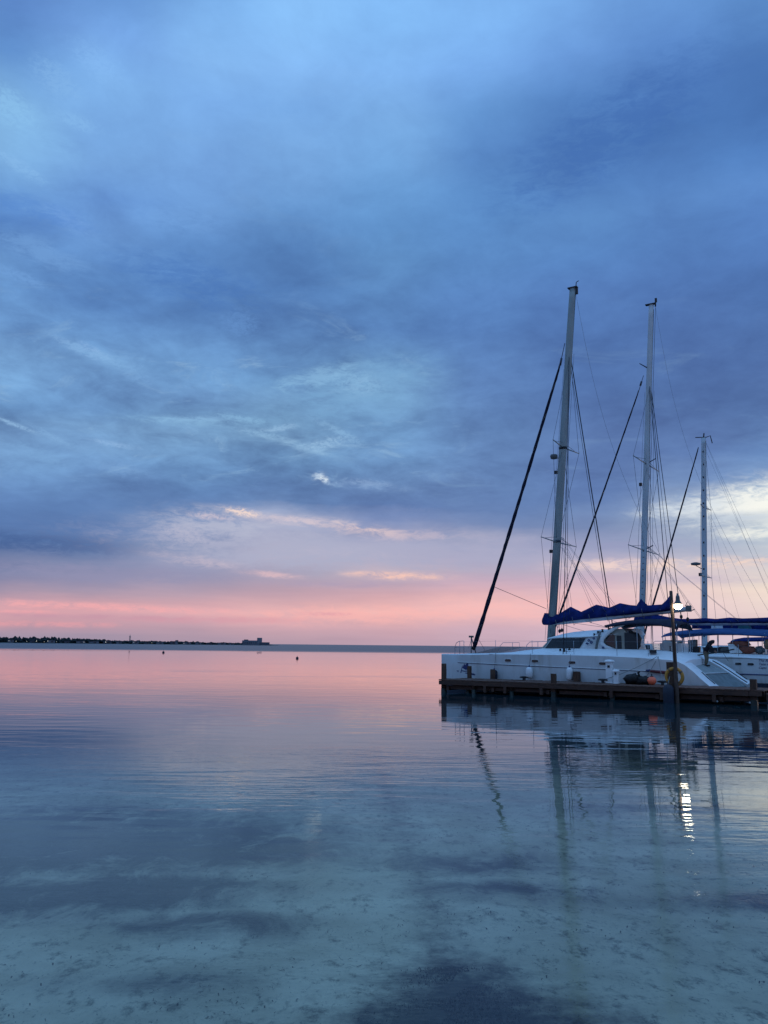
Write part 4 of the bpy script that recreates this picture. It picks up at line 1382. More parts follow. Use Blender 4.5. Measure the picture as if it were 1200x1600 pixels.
c1.B(MB().tube([p + Vector((-.28, 0, -.1)), p + Vector((-.5, 0, -.05))], .03, 6).lathe([(.05, -.2), (.2, -.16), (.24, 0), (.2, .1), (.05, .14)], p + Vector((-.56, 0, .05)), 14), 'radar_dome', M['grey'], m1)
for z in (13.4, 8.45):
    p = om(z) + Vector((-.36, 0, 0))
    c1.B(MB().box(p, (.16, .16, .2)), 'deck_light', M['black'], m1)
furled(c1, (-1.28, 6.8, 2.35), (5.02, 6.8, 20.35), .125, seed=5)
fs_ = MB().tube([(5.02, 6.8, 20.3), (5.12, 6.8, 20.75)], .07, 8)
fs_.tube([(5.12, 6.8, 20.75), (5.36, 6.8, 21.7)], .025, 6)
c1.B(fs_, 'forestay_swivel', M['wire'])
tips = {}
for z, half, sw in ((14.95, 2.2, .23), (9.0, 2.9, .16)):
    for sg in (-1, 1):
        tips[(z, sg)] = om(z) + Vector((sw, sg * half, 0))
W = .011
for sg in (-1, 1):
    c1.tube('shroud', [om(20.5) + Vector((.1, sg * .15, 0)), tips[(14.95, sg)], om(9.3) + Vector((0, sg * .16, 0))], W, 'wire', 4)
    c1.tube('shroud', [om(14.6) + Vector((0, sg * .15, 0)), tips[(9.0, sg)], om(3.4) + Vector((0, sg * .15, 0))], W, 'wire', 4)
c1.tube('cap_shroud', [om(20.7) + Vector((.1, -.15, 0)), (6.1, 3.45, 2.2)], .022, 'wire', 5)
c1.tube('cap_shroud', [om(20.7) + Vector((.1, -.15, 0)), (6.3, 3.45, 2.2)], .014, 'wire', 5)
c1.tube('cap_shroud', [om(20.7) + Vector((.1, .15, 0)), (7.02, 10.15, 2.2)], .034, 'wire', 5)
c1.tube('cap_shroud', [om(20.2) + Vector((.1, .15, 0)), (6.85, 10.15, 2.2)], .015, 'wire', 5)
for z in (20.9, 14.8):
    c1.tube('halyard', [om(z) + Vector((.34, .03, 0)), om(3.1) + Vector((.36, .05, 0))], .012, 'wire_pale', 4)
c1.tube('halyard', [om(20.0) + Vector((-.3, .03, 0)), om(3.0) + Vector((-.34, -.12, 0))], .010, 'wire_pale', 4)
# topping lift: a slack line from the masthead to the boom end
pts = []
a_, b_ = Vector((6.15, 6.8, 25.0)), Vector((12.25, 6.8, 4.95))
for i in range(25):
    k = i / 24
    pts.append(a_.lerp(b_, k) + Vector((-.9 * math.sin(k * PI), 0, -.6 * math.sin(k * PI))))
c1.tube('topping_lift', pts, .008, 'wire_pale', 4)
for z, ends in ((9.3, (5.4, 6.95, 8.4)), (8.7, (7.7,))):
    for e in ends:
        for sg in (-1, 1):
            c1.tube('lazy_jack', [tips[(9.0, 1)] * .0 + om(z) + Vector((.3, sg * .12, 0)), (e, 6.8 + sg * .25, lerp_tab([(3.85, 4.2), (7.63, 4.5), (12, 4.9)], e))], .008, 'wire_pale', 4)
c1.tube('whisker_line', [(.24, 6.8, 6.36), (3.75, 6.8, 4.92)], .016, 'wire', 5)
c1.tube('guy_line', [(-1.35, 6.8, 3.15), (-.2, 6.8, 3.0), (-.95, 6.8, 2.9)][:1] + [(-2.0 + 1.2, 5.2, 2.45)], .010, 'wire', 4)
c1.tube('guy_line', [(-1.0, 6.8, 3.2), (.1, 5.8, 2.25)], .014, 'wire', 4)
bm_ = MB().tube([(4.28, 6.8, 4.04), (6, 6.8, 4.20), (8, 6.8, 4.37), (10, 6.8, 4.56), (12.0, 6.8, 4.76), (12.3, 6.8, 4.78)], [.13, .15, .15, .15, .14, .11], 10, ry=[.10, .11, .11, .11, .10, .09])
boom = c1.B(bm_, 'boom', M['alu_white'])
be = MB().box((12.28, 6.8, 4.8), (.28, .26, .34), rz=.1).tube([(12.1, 6.8, 4.95), (12.25, 6.8, 5.2), (12.4, 6.8, 4.95)], .02, 5).tube([(12.45, 6.8, 4.7), (12.6, 6.8, 4.75)], .03, 5)
c1.B(be, 'boom_end_cap', M['grey'], boom)
for s_, z_ in ((11.85, 4.35), (12.2, 4.2), (4.6, 3.55), (4.75, 3.6)):
    zt = 4.6 if s_ > 9 else 4.1
    mb = MB().tube([(s_, 6.8, zt), (s_, 6.8, z_ + .12)], .012, 5).lathe([(.03, -.12), (.085, -.05), (.085, .05), (.03, .12)], (s_, 6.8, z_), 10)
    c1.B(mb, 'block', M['black'], boom)
c1.tube('mainsheet', [(11.85, 6.8, 4.3), (11.9, 6.8, 2.3)], .012, 'wire', 4)
c1.tube('mainsheet', [(12.2, 6.8, 4.15), (12.1, 7.0, 2.3)], .012, 'wire', 4)
for p_ in (((9.3, 6.8, 4.5), (8.2, 6.6, 3.85)), ((7.6, 6.8, 4.3), (9.0, 6.2, 3.75)), ((6.1, 6.8, 4.2), (8.0, 5.9, 3.7)), ((5.0, 6.8, 4.1), (8.1, 5.6, 3.7)), ((4.8, 6.8, 3.95), (6.6, 5.6, 3.52))):
    c1.tube('reef_line', list(p_), .011, 'rope', 4)
sail_cover(c1, [(3.56, 3.98, 4.46), (3.64, 3.92, 4.66), (4.15, 3.92, 4.62), (4.55, 4.04, 4.56), (4.95, 4.12, 4.80), (5.35, 4.16, 5.02), (5.7, 4.2, 4.84), (6.0, 4.24, 4.70), (6.45, 4.28, 4.90), (6.95, 4.32, 5.12), (7.35, 4.36, 5.02),
                (7.73, 4.40, 4.92), (8.05, 4.42, 5.05), (8.38, 4.45, 5.18), (8.95, 4.49, 5.06), (9.35, 4.53, 5.02), (9.62, 4.55, 5.42), (9.72, 4.55, 5.30), (10.0, 4.57, 5.02), (10.8, 4.64, 5.06), (11.05, 4.67, 5.28), (11.26, 4.70, 5.55), (11.32, 4.72, 5.2), (11.62, 4.78, 4.95)], 6.8, .27)
# fenders hanging on the near side belong to nobody but themselves
def hang_fender(s, z0, z1, r, mt, label, line_top=2.2):
    n_ = c1.side(s, 1.2, NA, -1) - r - .02
    t = berth_thing('hull_fender', label, 'fender', s, n_, z0, 'fenders hanging on the nearest catamaran')
    h = z1 - z0
    MB().lathe([(.02, 0), (r * .7, .03), (r, .14), (r, h - .14), (r * .7, h - .03), (.05, h)], n=16).build('body', M[mt], t)
    MB().lathe([(.05, h - .01), (.045, h + .08), (.02, h + .09)], n=8).build('eye', M['logo'], t)
    MB().tube([(0, 0, h + .05), (0, r + .0, line_top - z0 - .25), (0, r + .02, line_top - z0)], .012, 5).build('line', M['rope'], t)


hang_fender(1.95, .62, 1.24, .17, 'rubber', 'dark blue fender hanging on the hull near the bow of the nearest catamaran')
hang_fender(4.22, .80, 1.45, .19, 'white_pl', 'white fender hanging on the hull below the mast of the nearest catamaran')
hang_fender(6.62, .75, 1.48, .18, 'white_pl', 'white fender half hidden behind a square pile of the pier')
rc = berth_thing('rolled_cloth', 'long dark red rolled cloth lashed on the hull beside the yellow life ring', 'cloth', 11.55, 3.06, 1.36)
MB().tube([(-.62, .02, .04), (-.4, 0, .02), (.1, 0, -.02), (.62, 0, -.03)], [.03, .07, .085, .06], 10).build('roll', M['red'], rc)
MB().tube([(-.72, .03, .05), (-.5, .02, .05)], [.03, .075], 8).build('end_strap', M['logo'], rc)
# mooring lines
def mooring(pts, sag, label, r=.014):
    a, b = Vector(pts[0]), Vector(pts[1])
    P_ = [a.lerp(b, i / 16) - Vector((0, 0, sag * math.sin(PI * i / 16))) for i in range(17)]
    berth_mesh('mooring_line', MB().tube(P_, r, 5), M['rope'], tuple(a), label, 'rope', 'mooring lines of the nearest catamaran')


mooring(((11.4, 3.3, 2.15), (8.95, 2.0, PZ + .2)), .10, 'slack grey mooring line running down from the aft deck to the cleat by the pedestal')
mooring(((11.45, 3.3, 2.15), (12.0, 1.9, PZ + .2)), .05, 'short steep mooring line down to the cleat by the life ring')
mooring(((11.45, 3.3, 2.15), (10.9, 2.9, 1.1)), .04, 'thin line hanging from the aft deck above the black bag')

# ---- second catamaran ---------------------------------------------------------
ORG2 = (7.0, 15.0, 0)
boat2 = berth_thing('catamaran', 'white day-charter catamaran behind the nearest one, with small script lettering on its hull', 'catamaran', *ORG2, 'sailing catamarans moored side by side')
boat2['label'] = 'middle white catamaran behind the nearest one, with small script lettering on its hull side'
ZD2 = [(.3, 2.05), (3, 2.12), (8, 2.14), (13.5, 2.12), (16, 2.02), (17.0, 1.8), (17.6, 1.3), (18.1, .7)]
c2 = Cat(boat2, .3, 17.8, 15, 3.6, .95, ZD2, ORG2)
for hn in (12.35, 17.65):
    crisp(c2.hull(hn))
rings = []
for s, z in ((3.6, 2.16), (5, 2.3), (7, 2.36), (12, 2.34), (16, 2.25), (16.8, 2.05)):
    zd = c2.zd(s) + .03
    half = [(-3.42, zd), (-3.25, zd + .04), (-2.7, z - .03), (-1.9, z), (0, z + .02)]
    rings.append([(s, 15 + u, zz) for u, zz in half] + [(s, 15 - u, zz) for u, zz in reversed(half[:-1])] + [(s, 18.2, zd - .1), (s, 17.5, 1.05), (s, 12.5, 1.05), (s, 11.8, zd - .1)])
crisp(c2.B(MB().loft(rings), 'bridge_deck', M['deck']), 38)
rub_rail(c2, 12.35, 6.0, 17.0, 1.15, 1.10, 'logo', .032, -1, 'hull_stripe')
rub_rail(c2, 12.35, 5.0, 17.0, 2.10, 2.0, 'wire', .014, -1, 'toe_rail')
for s_, z_ in ((12.1, 1.74), (13.88, 1.71), (14.56, 1.70)):
    porthole(c2, 12.35, s_, z_, .36, .15)
# dark tunnel side below the chine
# lettering on the hull side
def letter(cat, hn, txt, s, z, size, name='lettering'):
    cu = bpy.data.curves.new('lettering', 'FONT')
    cu.body = txt
    cu.size = size
    cu.extrude = .002
    cu.shear = .35
    cu.materials.append(M['logo'])
    tmp = bpy.data.objects.new(name, cu)
    COL.objects.link(tmp)
    me = bpy.data.meshes.new_from_object(tmp.evaluated_get(bpy.context.evaluated_depsgraph_get()))
    bpy.data.objects.remove(tmp)
    o = bpy.data.objects.new(name, me)
    COL.objects.link(o)
    o.parent = cat.root
    n_ = cat.side(s, z, hn, -1) - .012
    o.location = Vector((s, n_, z)) - Vector(cat.org)
    tilt = math.atan2(cat.side(s, z + .1, hn, -1) - cat.side(s, z - .1, hn, -1), .2)
    o.rotation_euler = (PI / 2 - tilt * 0, 0, 0)
    return o


letter(c2, 12.35, 'The Am', 14.98, 1.86, .20)
letter(c2, 12.35, 'Take m', 14.98, 1.66, .20)
letter(c2, 12.35, 'Capta', 14.98, 1.46, .18)
MB2, MT2 = (7.07, 15, 2.3), (8.68, 15, 26.45)
m2 = mast(c2, MB2, MT2, .21, 'alu_white')
om2 = lambda z: on_mast(MB2, MT2, z)
tp = Vector(MT2)
c2.B(MB().box(tp + Vector((-.05, 0, .03)), (.7, .3, .05)).tube([tp + Vector((.28, 0, -.2)), tp + Vector((.3, 0, .3))], .05, 6).box(tp + Vector((.33, 0, .25)), (.14, .1, .3)), 'masthead_gear', M['black'], m2)
spreaders(c2, om2(15.1), 3.0, 0, mt='alu')
spreaders(c2, om2(9.15), 3.6, .05, mt='alu')
for z in (15.3, 9.35):
    c2.B(MB().tube([om2(z) + Vector((-.2, 0, -.25)), om2(z) + Vector((.2, 0, -.1)), om2(z) + Vector((.62, 0, .1))], .035, 6), 'crane_arm', M['wire'], m2)
c2.B(MB().tube([om2(21.9) + Vector((0, 0, -.1)), om2(21.9) + Vector((-.62, -.2, .35))], [.05, .03], 6), 'crane_arm', M['wire'], m2)
p = om2(13.7)
c2.B(MB().box(p + Vector((-.36, 0, 0)), (.18, .16, .22)), 'deck_light', M['black'], m2)
for k in range(15):
    z = 3.2 + k * .42
    p = om2(z)
    c2.B(MB().box(p + Vector((.02, -.135, 0)), (.10, .03, .05)), 'mast_step', M['grey'], m2)
furled(c2, (.35, 15, 2.3), (7.6, 15, 20.4), .075, seed=9)
c2.B(MB().tube([(7.6, 15, 20.4), (7.95, 15, 21.4)], .022, 5).tube([(7.7, 15, 20.7), (7.8, 15, 21.0)], .07, 6), 'forestay_swivel', M['wire'])
for sg in (-1, 1):
    ta, tb_ = om2(15.1) + Vector((0, sg * 3.0, 0)), om2(9.15) + Vector((.05, sg * 3.6, 0))
    c2.tube('shroud', [om2(20.4) + Vector((.1, sg * .15, 0)), ta, om2(9.5) + Vector((0, sg * .15, 0))], .011, 'wire', 4)
    c2.tube('shroud', [om2(14.8) + Vector((.1, sg * .15, 0)), tb_, om2(3.6) + Vector((0, sg * .15, 0))], .011, 'wire', 4)
    c2.tube('cap_shroud', [om2(20.5) + Vector((.1, sg * .15, 0)), (9.2 + .8 * (sg < 0), 15 + sg * 3.3, 2.2)], .024, 'wire', 5)
    c2.tube('cap_shroud', [om2(20.2) + Vector((.1, sg * .15, 0)), (8.7, 15 + sg * 3.3, 2.2)], .014, 'wire', 5)
c2.tube('halyard', [om2(26.2) + Vector((.3, 0, 0)), om2(3.2) + Vector((.3, 0, 0))], .014, 'wire', 4)
c2.tube('halyard', [om2(20.2) + Vector((.35, .1, 0)), om2(3.2) + Vector((.65, .1, 0))], .011, 'wire_pale', 4)
c2.tube('halyard', [om2(20.2) + Vector((-.3, .1, 0)), om2(3.2) + Vector((-.5, .1, 0))], .011, 'wire_pale', 4)
a_, b_ = om2(26.2) + Vector((.3, 0, 0)), Vector((15.2, 15, 4.8))
c2.tube('topping_lift', [a_.lerp(b_, i / 24) + Vector((-1.1 * math.sin(i / 24 * PI), 0, -.6 * math.sin(i / 24 * PI))) for i in range(25)], .007, 'wire_pale', 4)
for e in (9.2, 11.2, 13.4):
    for sg in (-1, 1):
        c2.tube('lazy_jack', [om2(9.4) + Vector((.25, sg * .1, 0)), (e, 15 + sg * .22, 4.3)], .008, 'wire_pale', 4)
bm2 = c2.B(MB().tube([(7.3, 15, 4.28), (11, 15, 4.18), (16.2, 15, 4.18)], .13, 10), 'boom', M['alu_white'])
sail_cover(c2, [(6.75, 4.3, 4.7), (6.9, 4.3, 4.95), (7.3, 4.28, 5.05), (7.8, 4.26, 4.98), (8.3, 4.24, 4.78), (9.0, 4.22, 4.62), (9.8, 4.2, 4.50), (10.6, 4.2, 4.50), (11.3, 4.2, 4.54), (12, 4.2, 4.48), (12.8, 4.2, 4.56), (13.6, 4.2, 4.50), (14.4, 4.2, 4.52), (15.2, 4.2, 4.55), (16.0, 4.22, 4.5)], 15, .25)
canopy(c2, [(9.15, 3.58, .0), (9.4, 3.66, .02), (10.2, 3.76, .03), (11.5, 3.86, .05), (12.8, 3.88, .08), (14.0, 3.84, .1), (15.2, 3.78, .12), (16.6, 3.68, .12)], 12.5, 17.5, 'blue_mid', crown=.26, th=.07)
for s_ in (9.3, 10.0, 10.35, 11.0, 11.6, 12.5, 13.4, 14.3, 15.2, 16.2):
    for n_ in (12.75, 17.3):
        c2.tube('bimini_pole', [(s_ + random.uniform(-.1, .1), n_, 2.2), (s_, n_, 3.52)], .02, 'steel', 6)
# cabin and deck gear of the second boat
cb2 = c2.B(MB().loft([[(s, n, 2.3) for s, n in ((5.6, 13.4), (8.4, 13.2), (8.4, 16.8), (5.6, 16.6))], [(s, n, 2.85) for s, n in ((6.1, 13.6), (8.3, 13.4), (8.3, 16.6), (6.1, 16.4))]], smooth=False), 'cabin', M['gel'])
c2.B(MB().slab([(5.9, 13.40, 2.42), (8.2, 13.24, 2.42), (8.15, 13.37, 2.78), (6.2, 13.52, 2.78)], (0, -.012, 0)), 'window', M['glass'], cb2)
for (s_, n_, w_, h_, mt_, nm) in ((9.6, 13.4, 1.1, .75, 'beige', 'canvas_locker'), (10.9, 13.2, .45, .8, 'grey', 'helm_pod'), (11.0, 13.2, .6, .35, 'black', 'cool_box'), (12.0, 13.4, 1.0, .32, 'black', 'bench_seat'), (12.9, 13.5, .9, .40, 'grey', 'bench_seat')):
    c2.B(MB().box((s_, n_, 2.33 + h_ / 2), (w_, .5, h_), jit=.03), nm, M[mt_])
for (s_, w_, h_, mt_, z_) in ((13.75, 1.25, .36, 'rust', 2.68), (14.1, 1.3, .42, 'rust', 2.32), (15.35, .55, .55, 'tan', 2.60), (14.85, .6, .42, 'grey', 2.32), (13.35, .5, .34, 'grey', 2.34), (15.7, .9, .3, 'grey', 2.30)):
    mb = MB()
    lump(mb, (s_, 12.9, z_ + h_ / 2), w_ / 2, .28, h_ / 2 * 1.15, s_, amp=.35, n=12)
    mb.v = [(x, y, max(z, 2.0)) for x, y, z in mb.v]
    c2.B(mb, 'bundled_canvas', M[mt_])
c2.B(MB().slab([(13.2, 12.6, 2.33), (13.9, 12.6, 2.33), (13.9, 12.6, 2.4), (13.45, 12.6, 2.85), (13.1, 12.6, 2.9)], (0, .1, 0)), 'locker_side', M['gel'])
sw = [(14.9 + math.cos(a / 14 * 2 * PI) * .17, 12.5, 2.50 + math.sin(a / 14 * 2 * PI) * .17) for a in range(15)]
c2.tube('steering_wheel', sw, .02, 'black', 6, caps=False)
rail(c2, [(4.6, 11.75, 2.1), (4.6, 11.75, 2.9), (4.8, 11.75, 3.0), (6.4, 11.72, 3.0), (6.55, 11.72, 2.9), (6.55, 11.72, 2.1)], .018, 'side_rail', stan=[((5.5, 11.73, 3.0), 2.1)])
c2.tube('lifeline', [(8.0, 11.55, 2.85), (10.4, 11.55, 2.87), (13.9, 11.55, 2.75), (16.5, 11.55, 2.7)], .008, 'wire', 4)
for s_ in (8.0, 10.4, 12.2, 13.9, 15.6):
    c2.tube('stanchion', [(s_, 11.55, 2.1), (s_, 11.55, 2.85)], .014, 'steel', 6)
# boat hook and oar laid across the gap, seen by the person
bh = berth_thing('gangplank', 'narrow dark railed gangplank under the hands of the stooping person', 'gangplank', 12.3, 7.95, 0)
g_ = MB()
for dn in (-.14, .14):
    g_.tube([(-.25, .0 + dn, 2.16), (.9, dn, 2.34), (2.05, dn, 2.56)], .03, 6)
for k in range(9):
    g_.box((-.1 + k * .25, 0, 2.17 + k * .046), (.06, .3, .02))
g_.build('frame', M['black'], bh)
MB().tube([(-.1, -.1, 2.15), (-.12, -.1, 1.75)], .03, 6).build('leg', M['steel'], bh)
MB().tube([(1.45, -.1, 2.42), (1.75, -.1, 1.9)], .012, 5).build('stay_line', M['wire'], bh)

# ---- third catamaran ---------------------------------------------------------
ORG3 = (9.15, 24.0, 0)
boat3 = berth_thing('catamaran', 'farthest catamaran with the shortest, thinnest mast, mostly hidden behind the other two', 'catamaran', *ORG3, 'sailing catamarans moored side by side')
ZD3 = [(4.2, 1.9), (8, 1.95), (14, 1.9), (15.2, 1.7), (16, 1.0), (16.4, .6)]
c3 = Cat(boat3, 4.2, 12.2, 24, 3.2, .8, ZD3, ORG3)
for hn in (21.7, 26.3):
    crisp(c3.hull(hn))
rings = []
for s, z in ((6.4, 1.98), (7.4, 2.3), (8, 2.75), (11.5, 2.85), (12.5, 2.3), (14.8, 2.1)):
    zd = c3.zd(s) + .03
    half = [(-3.0, zd), (-2.5, zd + .06), (-1.9, z - .1), (0, z)]
    rings.append([(s, 24 + u, zz) for u, zz in half] + [(s, 24 - u, zz) for u, zz in reversed(half[:-1])] + [(s, 26.9, zd - .1), (s, 26, 1.0), (s, 22, 1.0), (s, 21.1, zd - .1)])
crisp(c3.B(MB().loft(rings), 'bridge_deck', M['deck']), 38)
MB3, MT3 = (9.16, 24, 2.2), (9.82, 24, 18.6)
m3 = mast(c3, MB3, MT3, .205, 'alu_white')
om3 = lambda z: on_mast(MB3, MT3, z)
tp = Vector(MT3)
c3.B(MB().tube([tp + Vector((-.6, 0, .1)), tp + Vector((.2, 0, .02)), tp + Vector((.5, 0, .1)), tp + Vector((.62, 0, -.5))], .035, 6).tube([tp, tp + Vector((.05, 0, .35))], .05, 6), 'masthead_gear', M['black'], m3)
spreaders(c3, om3(13.2), 1.7, .15, r=.04)
spreaders(c3, om3(7.95), 1.8, .15, r=.04)
for k in range(15):
    z = 3.5 + k
    c3.B(MB().box(om3(z) + Vector((0, -.131, 0)), (.10, .03, .12)), 'mast_step', M['black'], m3)
p = om3(8.8)
c3.B(MB().tube([p + Vector((-.15, 0, -.3)), p + Vector((-.6, 0, -.02))], .03, 5).lathe([(.1, -.1), (.34, -.06), (.36, .08), (.1, .14)], p + Vector((-.62, 0, .1)), 14), 'radar_dome', M['grey'], m3)
c3.B(MB().box(om3(8.2) + Vector((-.3, 0, -.1)), (.2, .16, .25)), 'deck_light', M['black'], m3)
furled(c3, (4.25, 24, 2.2), (9.42, 24, 17.9), .075, seed=3)
for sg in (-1, 1):
    c3.tube('shroud', [om3(18.2) + Vector((.05, sg * .12, 0)), om3(13.2) + Vector((.15, sg * 1.7, 0)), om3(7.95) + Vector((.15, sg * 1.8, 0)), (9.6, 24 + sg * 2.9, 2.0)], .012, 'wire_pale', 4)
    c3.tube('backstay', [om3(18.4) + Vector((.1, 0, 0)), (15.6, 24 + sg * 2.4, 1.9)], .007, 'wire_pale', 4)
for e, z in ((11.8, 13.2), (13.2, 13.2), (14.6, 17.5), (10.9, 13.2)):
    c3.tube('lazy_jack', [om3(z) + Vector((.2, 0, 0)), (e, 24, 4.4)], .006, 'wire_pale', 4)
c3.B(MB().tube([(9.4, 24, 4.0), (15.2, 24, 4.1)], .11, 8), 'boom', M['alu_white'])
sail_cover(c3, [(8.9, 4.15, 4.6), (9.2, 4.1, 4.75), (10, 4.1, 4.62), (11, 4.12, 4.55), (12, 4.14, 4.6), (13, 4.16, 4.55), (14, 4.18, 4.6), (15, 4.2, 4.5)], 24, .22)
canopy(c3, [(11.4, 3.3, 0), (12, 3.4, .03), (13.5, 3.45, .05), (15.4, 3.4, .1)], 22, 26, 'navy', crown=.2)
for s_ in (11.6, 13.2, 15):
    for n_ in (22.2, 25.8):
        c3.tube('bimini_pole', [(s_, n_, 2.0), (s_, n_, 3.25)], .025, 'steel', 6)
# side curtains hung under the second boat's boom: navy with a pale and a teal panel
cur = [((9.95, 11.2), 'navy', 4.14, 3.92), ((11.2, 11.95), 'white_pl', 4.12, 3.93), ((11.95, 12.9), 'navy', 4.14, 3.9), ((12.9, 13.7), 'teal', 4.16, 3.85), ((13.7, 16.4), 'navy', 4.14, 3.72)]
for (a_, b_), mt_, zt, zb in cur:
    rg = []
    c2.B(MB().slab([(a_ + .01, 17.1, zb - .03), (b_ - .01, 17.1, zb - .03), (b_ - .01, 17.1, zt), (a_ + .01, 17.1, zt)], (0, .03, 0)), 'awning_panel', M[mt_])

# ---- person stooping at the stern of the nearest boat --------------------------------
pr = berth_thing('person', 'person in a black hooded top and khaki trousers stooping over the gangplank at the stern', 'person', 12.93, 7.5, 1.62)
pr.scale = (.88, .88, .88)


def skin_body(name, verts, edges, radii, mt, parent, sub=2):
    me = bpy.data.meshes.new(name)
    me.from_pydata(verts, edges, [])
    o = bpy.data.objects.new(name, me)
    COL.objects.link(o)
    md = o.modifiers.new('skin', 'SKIN')
    md.use_smooth_shade = True
    for i, r in enumerate(radii):
        me.skin_vertices[0].data[i].radius = (r, r) if not isinstance(r, tuple) else r
    me.skin_vertices[0].data[0].use_root = True
    s_ = o.modifiers.new('sub', 'SUBSURF')
    s_.levels = s_.render_levels = sub
    me.materials.append(mt)
    o.parent = parent
    return o


def ensure_skin(o):
    pass


# stands on the ramp, bent forward at the hips towards +s (aft), arms reaching down to the plank
hipL, hipR = (0, -.09, .84), (0, .09, .84)
V = [(0, 0, .88), (.05, 0, 1.02), (.16, 0, 1.20), (.27, 0, 1.33), (.36, 0, 1.42)]
E_ = [(0, 1), (1, 2), (2, 3), (3, 4)]
Rr = [(.18, .15), (.18, .15), (.21, .17), (.16, .13), (.07, .07)]
# arms
for sg in (-1, 1):
    b0 = len(V)
    V += [(.25, sg * .19, 1.29), (.40, sg * .23, 1.08), (.55, sg * .15, .95)]
    E_ += [(3, b0), (b0, b0 + 1), (b0 + 1, b0 + 2)]
    Rr += [.085, .07, .055]


def add_skin_obj(name, V, E_, R_, mt, parent):
    me = bpy.data.meshes.new(name)
    me.from_pydata(V, E_, [])
    o = bpy.data.objects.new(name, me)
    COL.objects.link(o)
    bpy.context.view_layer.objects.active = o
    md = o.modifiers.new('skin', 'SKIN')
    if not me.skin_vertices:
        bpy.context.view_layer.update()
    if not me.skin_vertices:
        with bpy.context.temp_override(object=o, active_object=o):
            bpy.ops.mesh.customdata_skin_add()
    for i, r in enumerate(R_):
        me.skin_vertices[0].data[i].radius = r if isinstance(r, tuple) else (r, r)
    me.skin_vertices[0].data[0].use_root = True
    s_ = o.modifiers.new('sub', 'SUBSURF')
    s_.levels = s_.render_levels = 2
    dg = bpy.context.evaluated_depsgraph_get()
    m2_ = bpy.data.meshes.new_from_object(o.evaluated_get(dg))
    m2_.materials.clear()
    m2_.materials.append(mt)
    for p_ in m2_.polygons:
        p_.use_smooth = True
    bpy.data.objects.remove(o)
    o = bpy.data.objects.new(name, m2_)
    COL.objects.link(o)
    o.parent = parent
    return o


# continuous body underneath, clothes over it
BV = [(0, 0, .88), (.05, 0, 1.02), (.16, 0, 1.20), (.27, 0, 1.33), (.37, 0, 1.43), (.42, 0, 1.48)]
BE = [(0, 1), (1, 2), (2, 3), (3, 4), (4, 5)]
BR = [(.12, .10), (.12, .10), (.14, .11), (.10, .09), .05, .05]
for sg in (-1, 1):
    b0 = len(BV)
    BV += [(.25, sg * .18, 1.29), (.40, sg * .22, 1.08), (.56, sg * .15, .95), (.62, sg * .13, .91)]
    BE += [(3, b0), (b0, b0 + 1), (b0 + 1, b0 + 2), (b0 + 2, b0 + 3)]
    BR += [.055, .042, .032, .034]
    b0 = len(BV)
    BV += [(.0, sg * .10, .82), (.06, sg * .12, .46), (-.03, sg * .12, .08), (.10, sg * .13, .035)]
    BE += [(0, b0), (b0, b0 + 1), (b0 + 1, b0 + 2), (b0 + 2, b0 + 3)]
    BR += [.085, .058, .04, .038]
body_o = add_skin_obj('body', BV, BE, BR, M['skin'], pr)
add_skin_obj('hooded_top', V, E_, Rr, M['hoodie'], pr)
LV = [(0, 0, .92), (0, -.10, .80), (.06, -.12, .46), (-.03, -.12, .12), (0, .10, .80), (.06, .12, .46), (-.03, .12, .12)]
add_skin_obj('trousers', LV, [(0, 1), (1, 2), (2, 3), (0, 4), (4, 5), (5, 6)], [(.17, .15), .13, .105, .09, .13, .105, .09], M['khaki'], pr)
for sg in (-1, 1):
    MB().loft([[(x + .05 - .03, sg * .125 + y * k_, z) for x, y in ((-.09, -.045), (.17, -.05), (.2, 0), (.17, .05), (-.09, .045), (-.11, 0))] for z, k_ in ((0, 1), (.05, 1), (.09, .7))]).build('shoe', M['black'], pr)
    # hand: palm and five fingers curling down
    hb_ = MB()
    px0 = Vector((.62, sg * .13, .91))
    hb_.loft([[px0 + Vector((x, y, z)) for x, y in ((-.02, -.04), (.03, -.04), (.03, .04), (-.02, .04))] for z in (.02, -.06)], smooth=True)
    for f_ in range(4):
        y_ = -.033 + f_ * .022
        L_ = (.07, .08, .076, .06)[f_]
        hb_.tube([px0 + Vector((.01, y_, -.055)), px0 + Vector((.02, y_, -.055 - L_ * .5)), px0 + Vector((-.005, y_, -.055 - L_ * .85))], [.009, .008, .006], 6)
    hb_.tube([px0 + Vector((.01, -sg * .04, -.01)), px0 + Vector((.03, -sg * .065, -.045)), px0 + Vector((.03, -sg * .06, -.075))], [.011, .010, .007], 6)
    hb_.build('hand', M['skin'], pr)
# head, looking down at the plank
hc = Vector((.47, 0, 1.52))
rings = []
for i in range(13):
    ph = -PI / 2 + PI * i / 12
    ring = []
    for j in range(18):
        th = 2 * PI * j / 18
        d = Vector((math.cos(ph) * math.cos(th), math.cos(ph) * math.sin(th), math.sin(ph)))
        k_ = .098 * (1 + (.10 * max(0, d.x) * max(0, -d.z)))
        p_ = Vector((d.x * k_ * 1.02, d.y * .078, d.z * .118))
        ring.append(p_)
    rings.append(ring)
RT = Matrix.Rotation(rad(48), 3, 'Y')
fx = MB().loft([[hc + RT @ p_ for p_ in r_] for r_ in rings], caps=False)
fx.tube([hc + RT @ Vector(v) for v in ((.095, 0, .02), (.118, 0, -.02), (.10, 0, -.03))], [.010, .016, .012], 8)
for sg in (-1, 1):
    fx.tube([hc + RT @ Vector((0, sg * .078, .02)), hc + RT @ Vector((-.008, sg * .09, -.0)), hc + RT @ Vector((0, sg * .078, -.035))], [.012, .015, .009], 6)
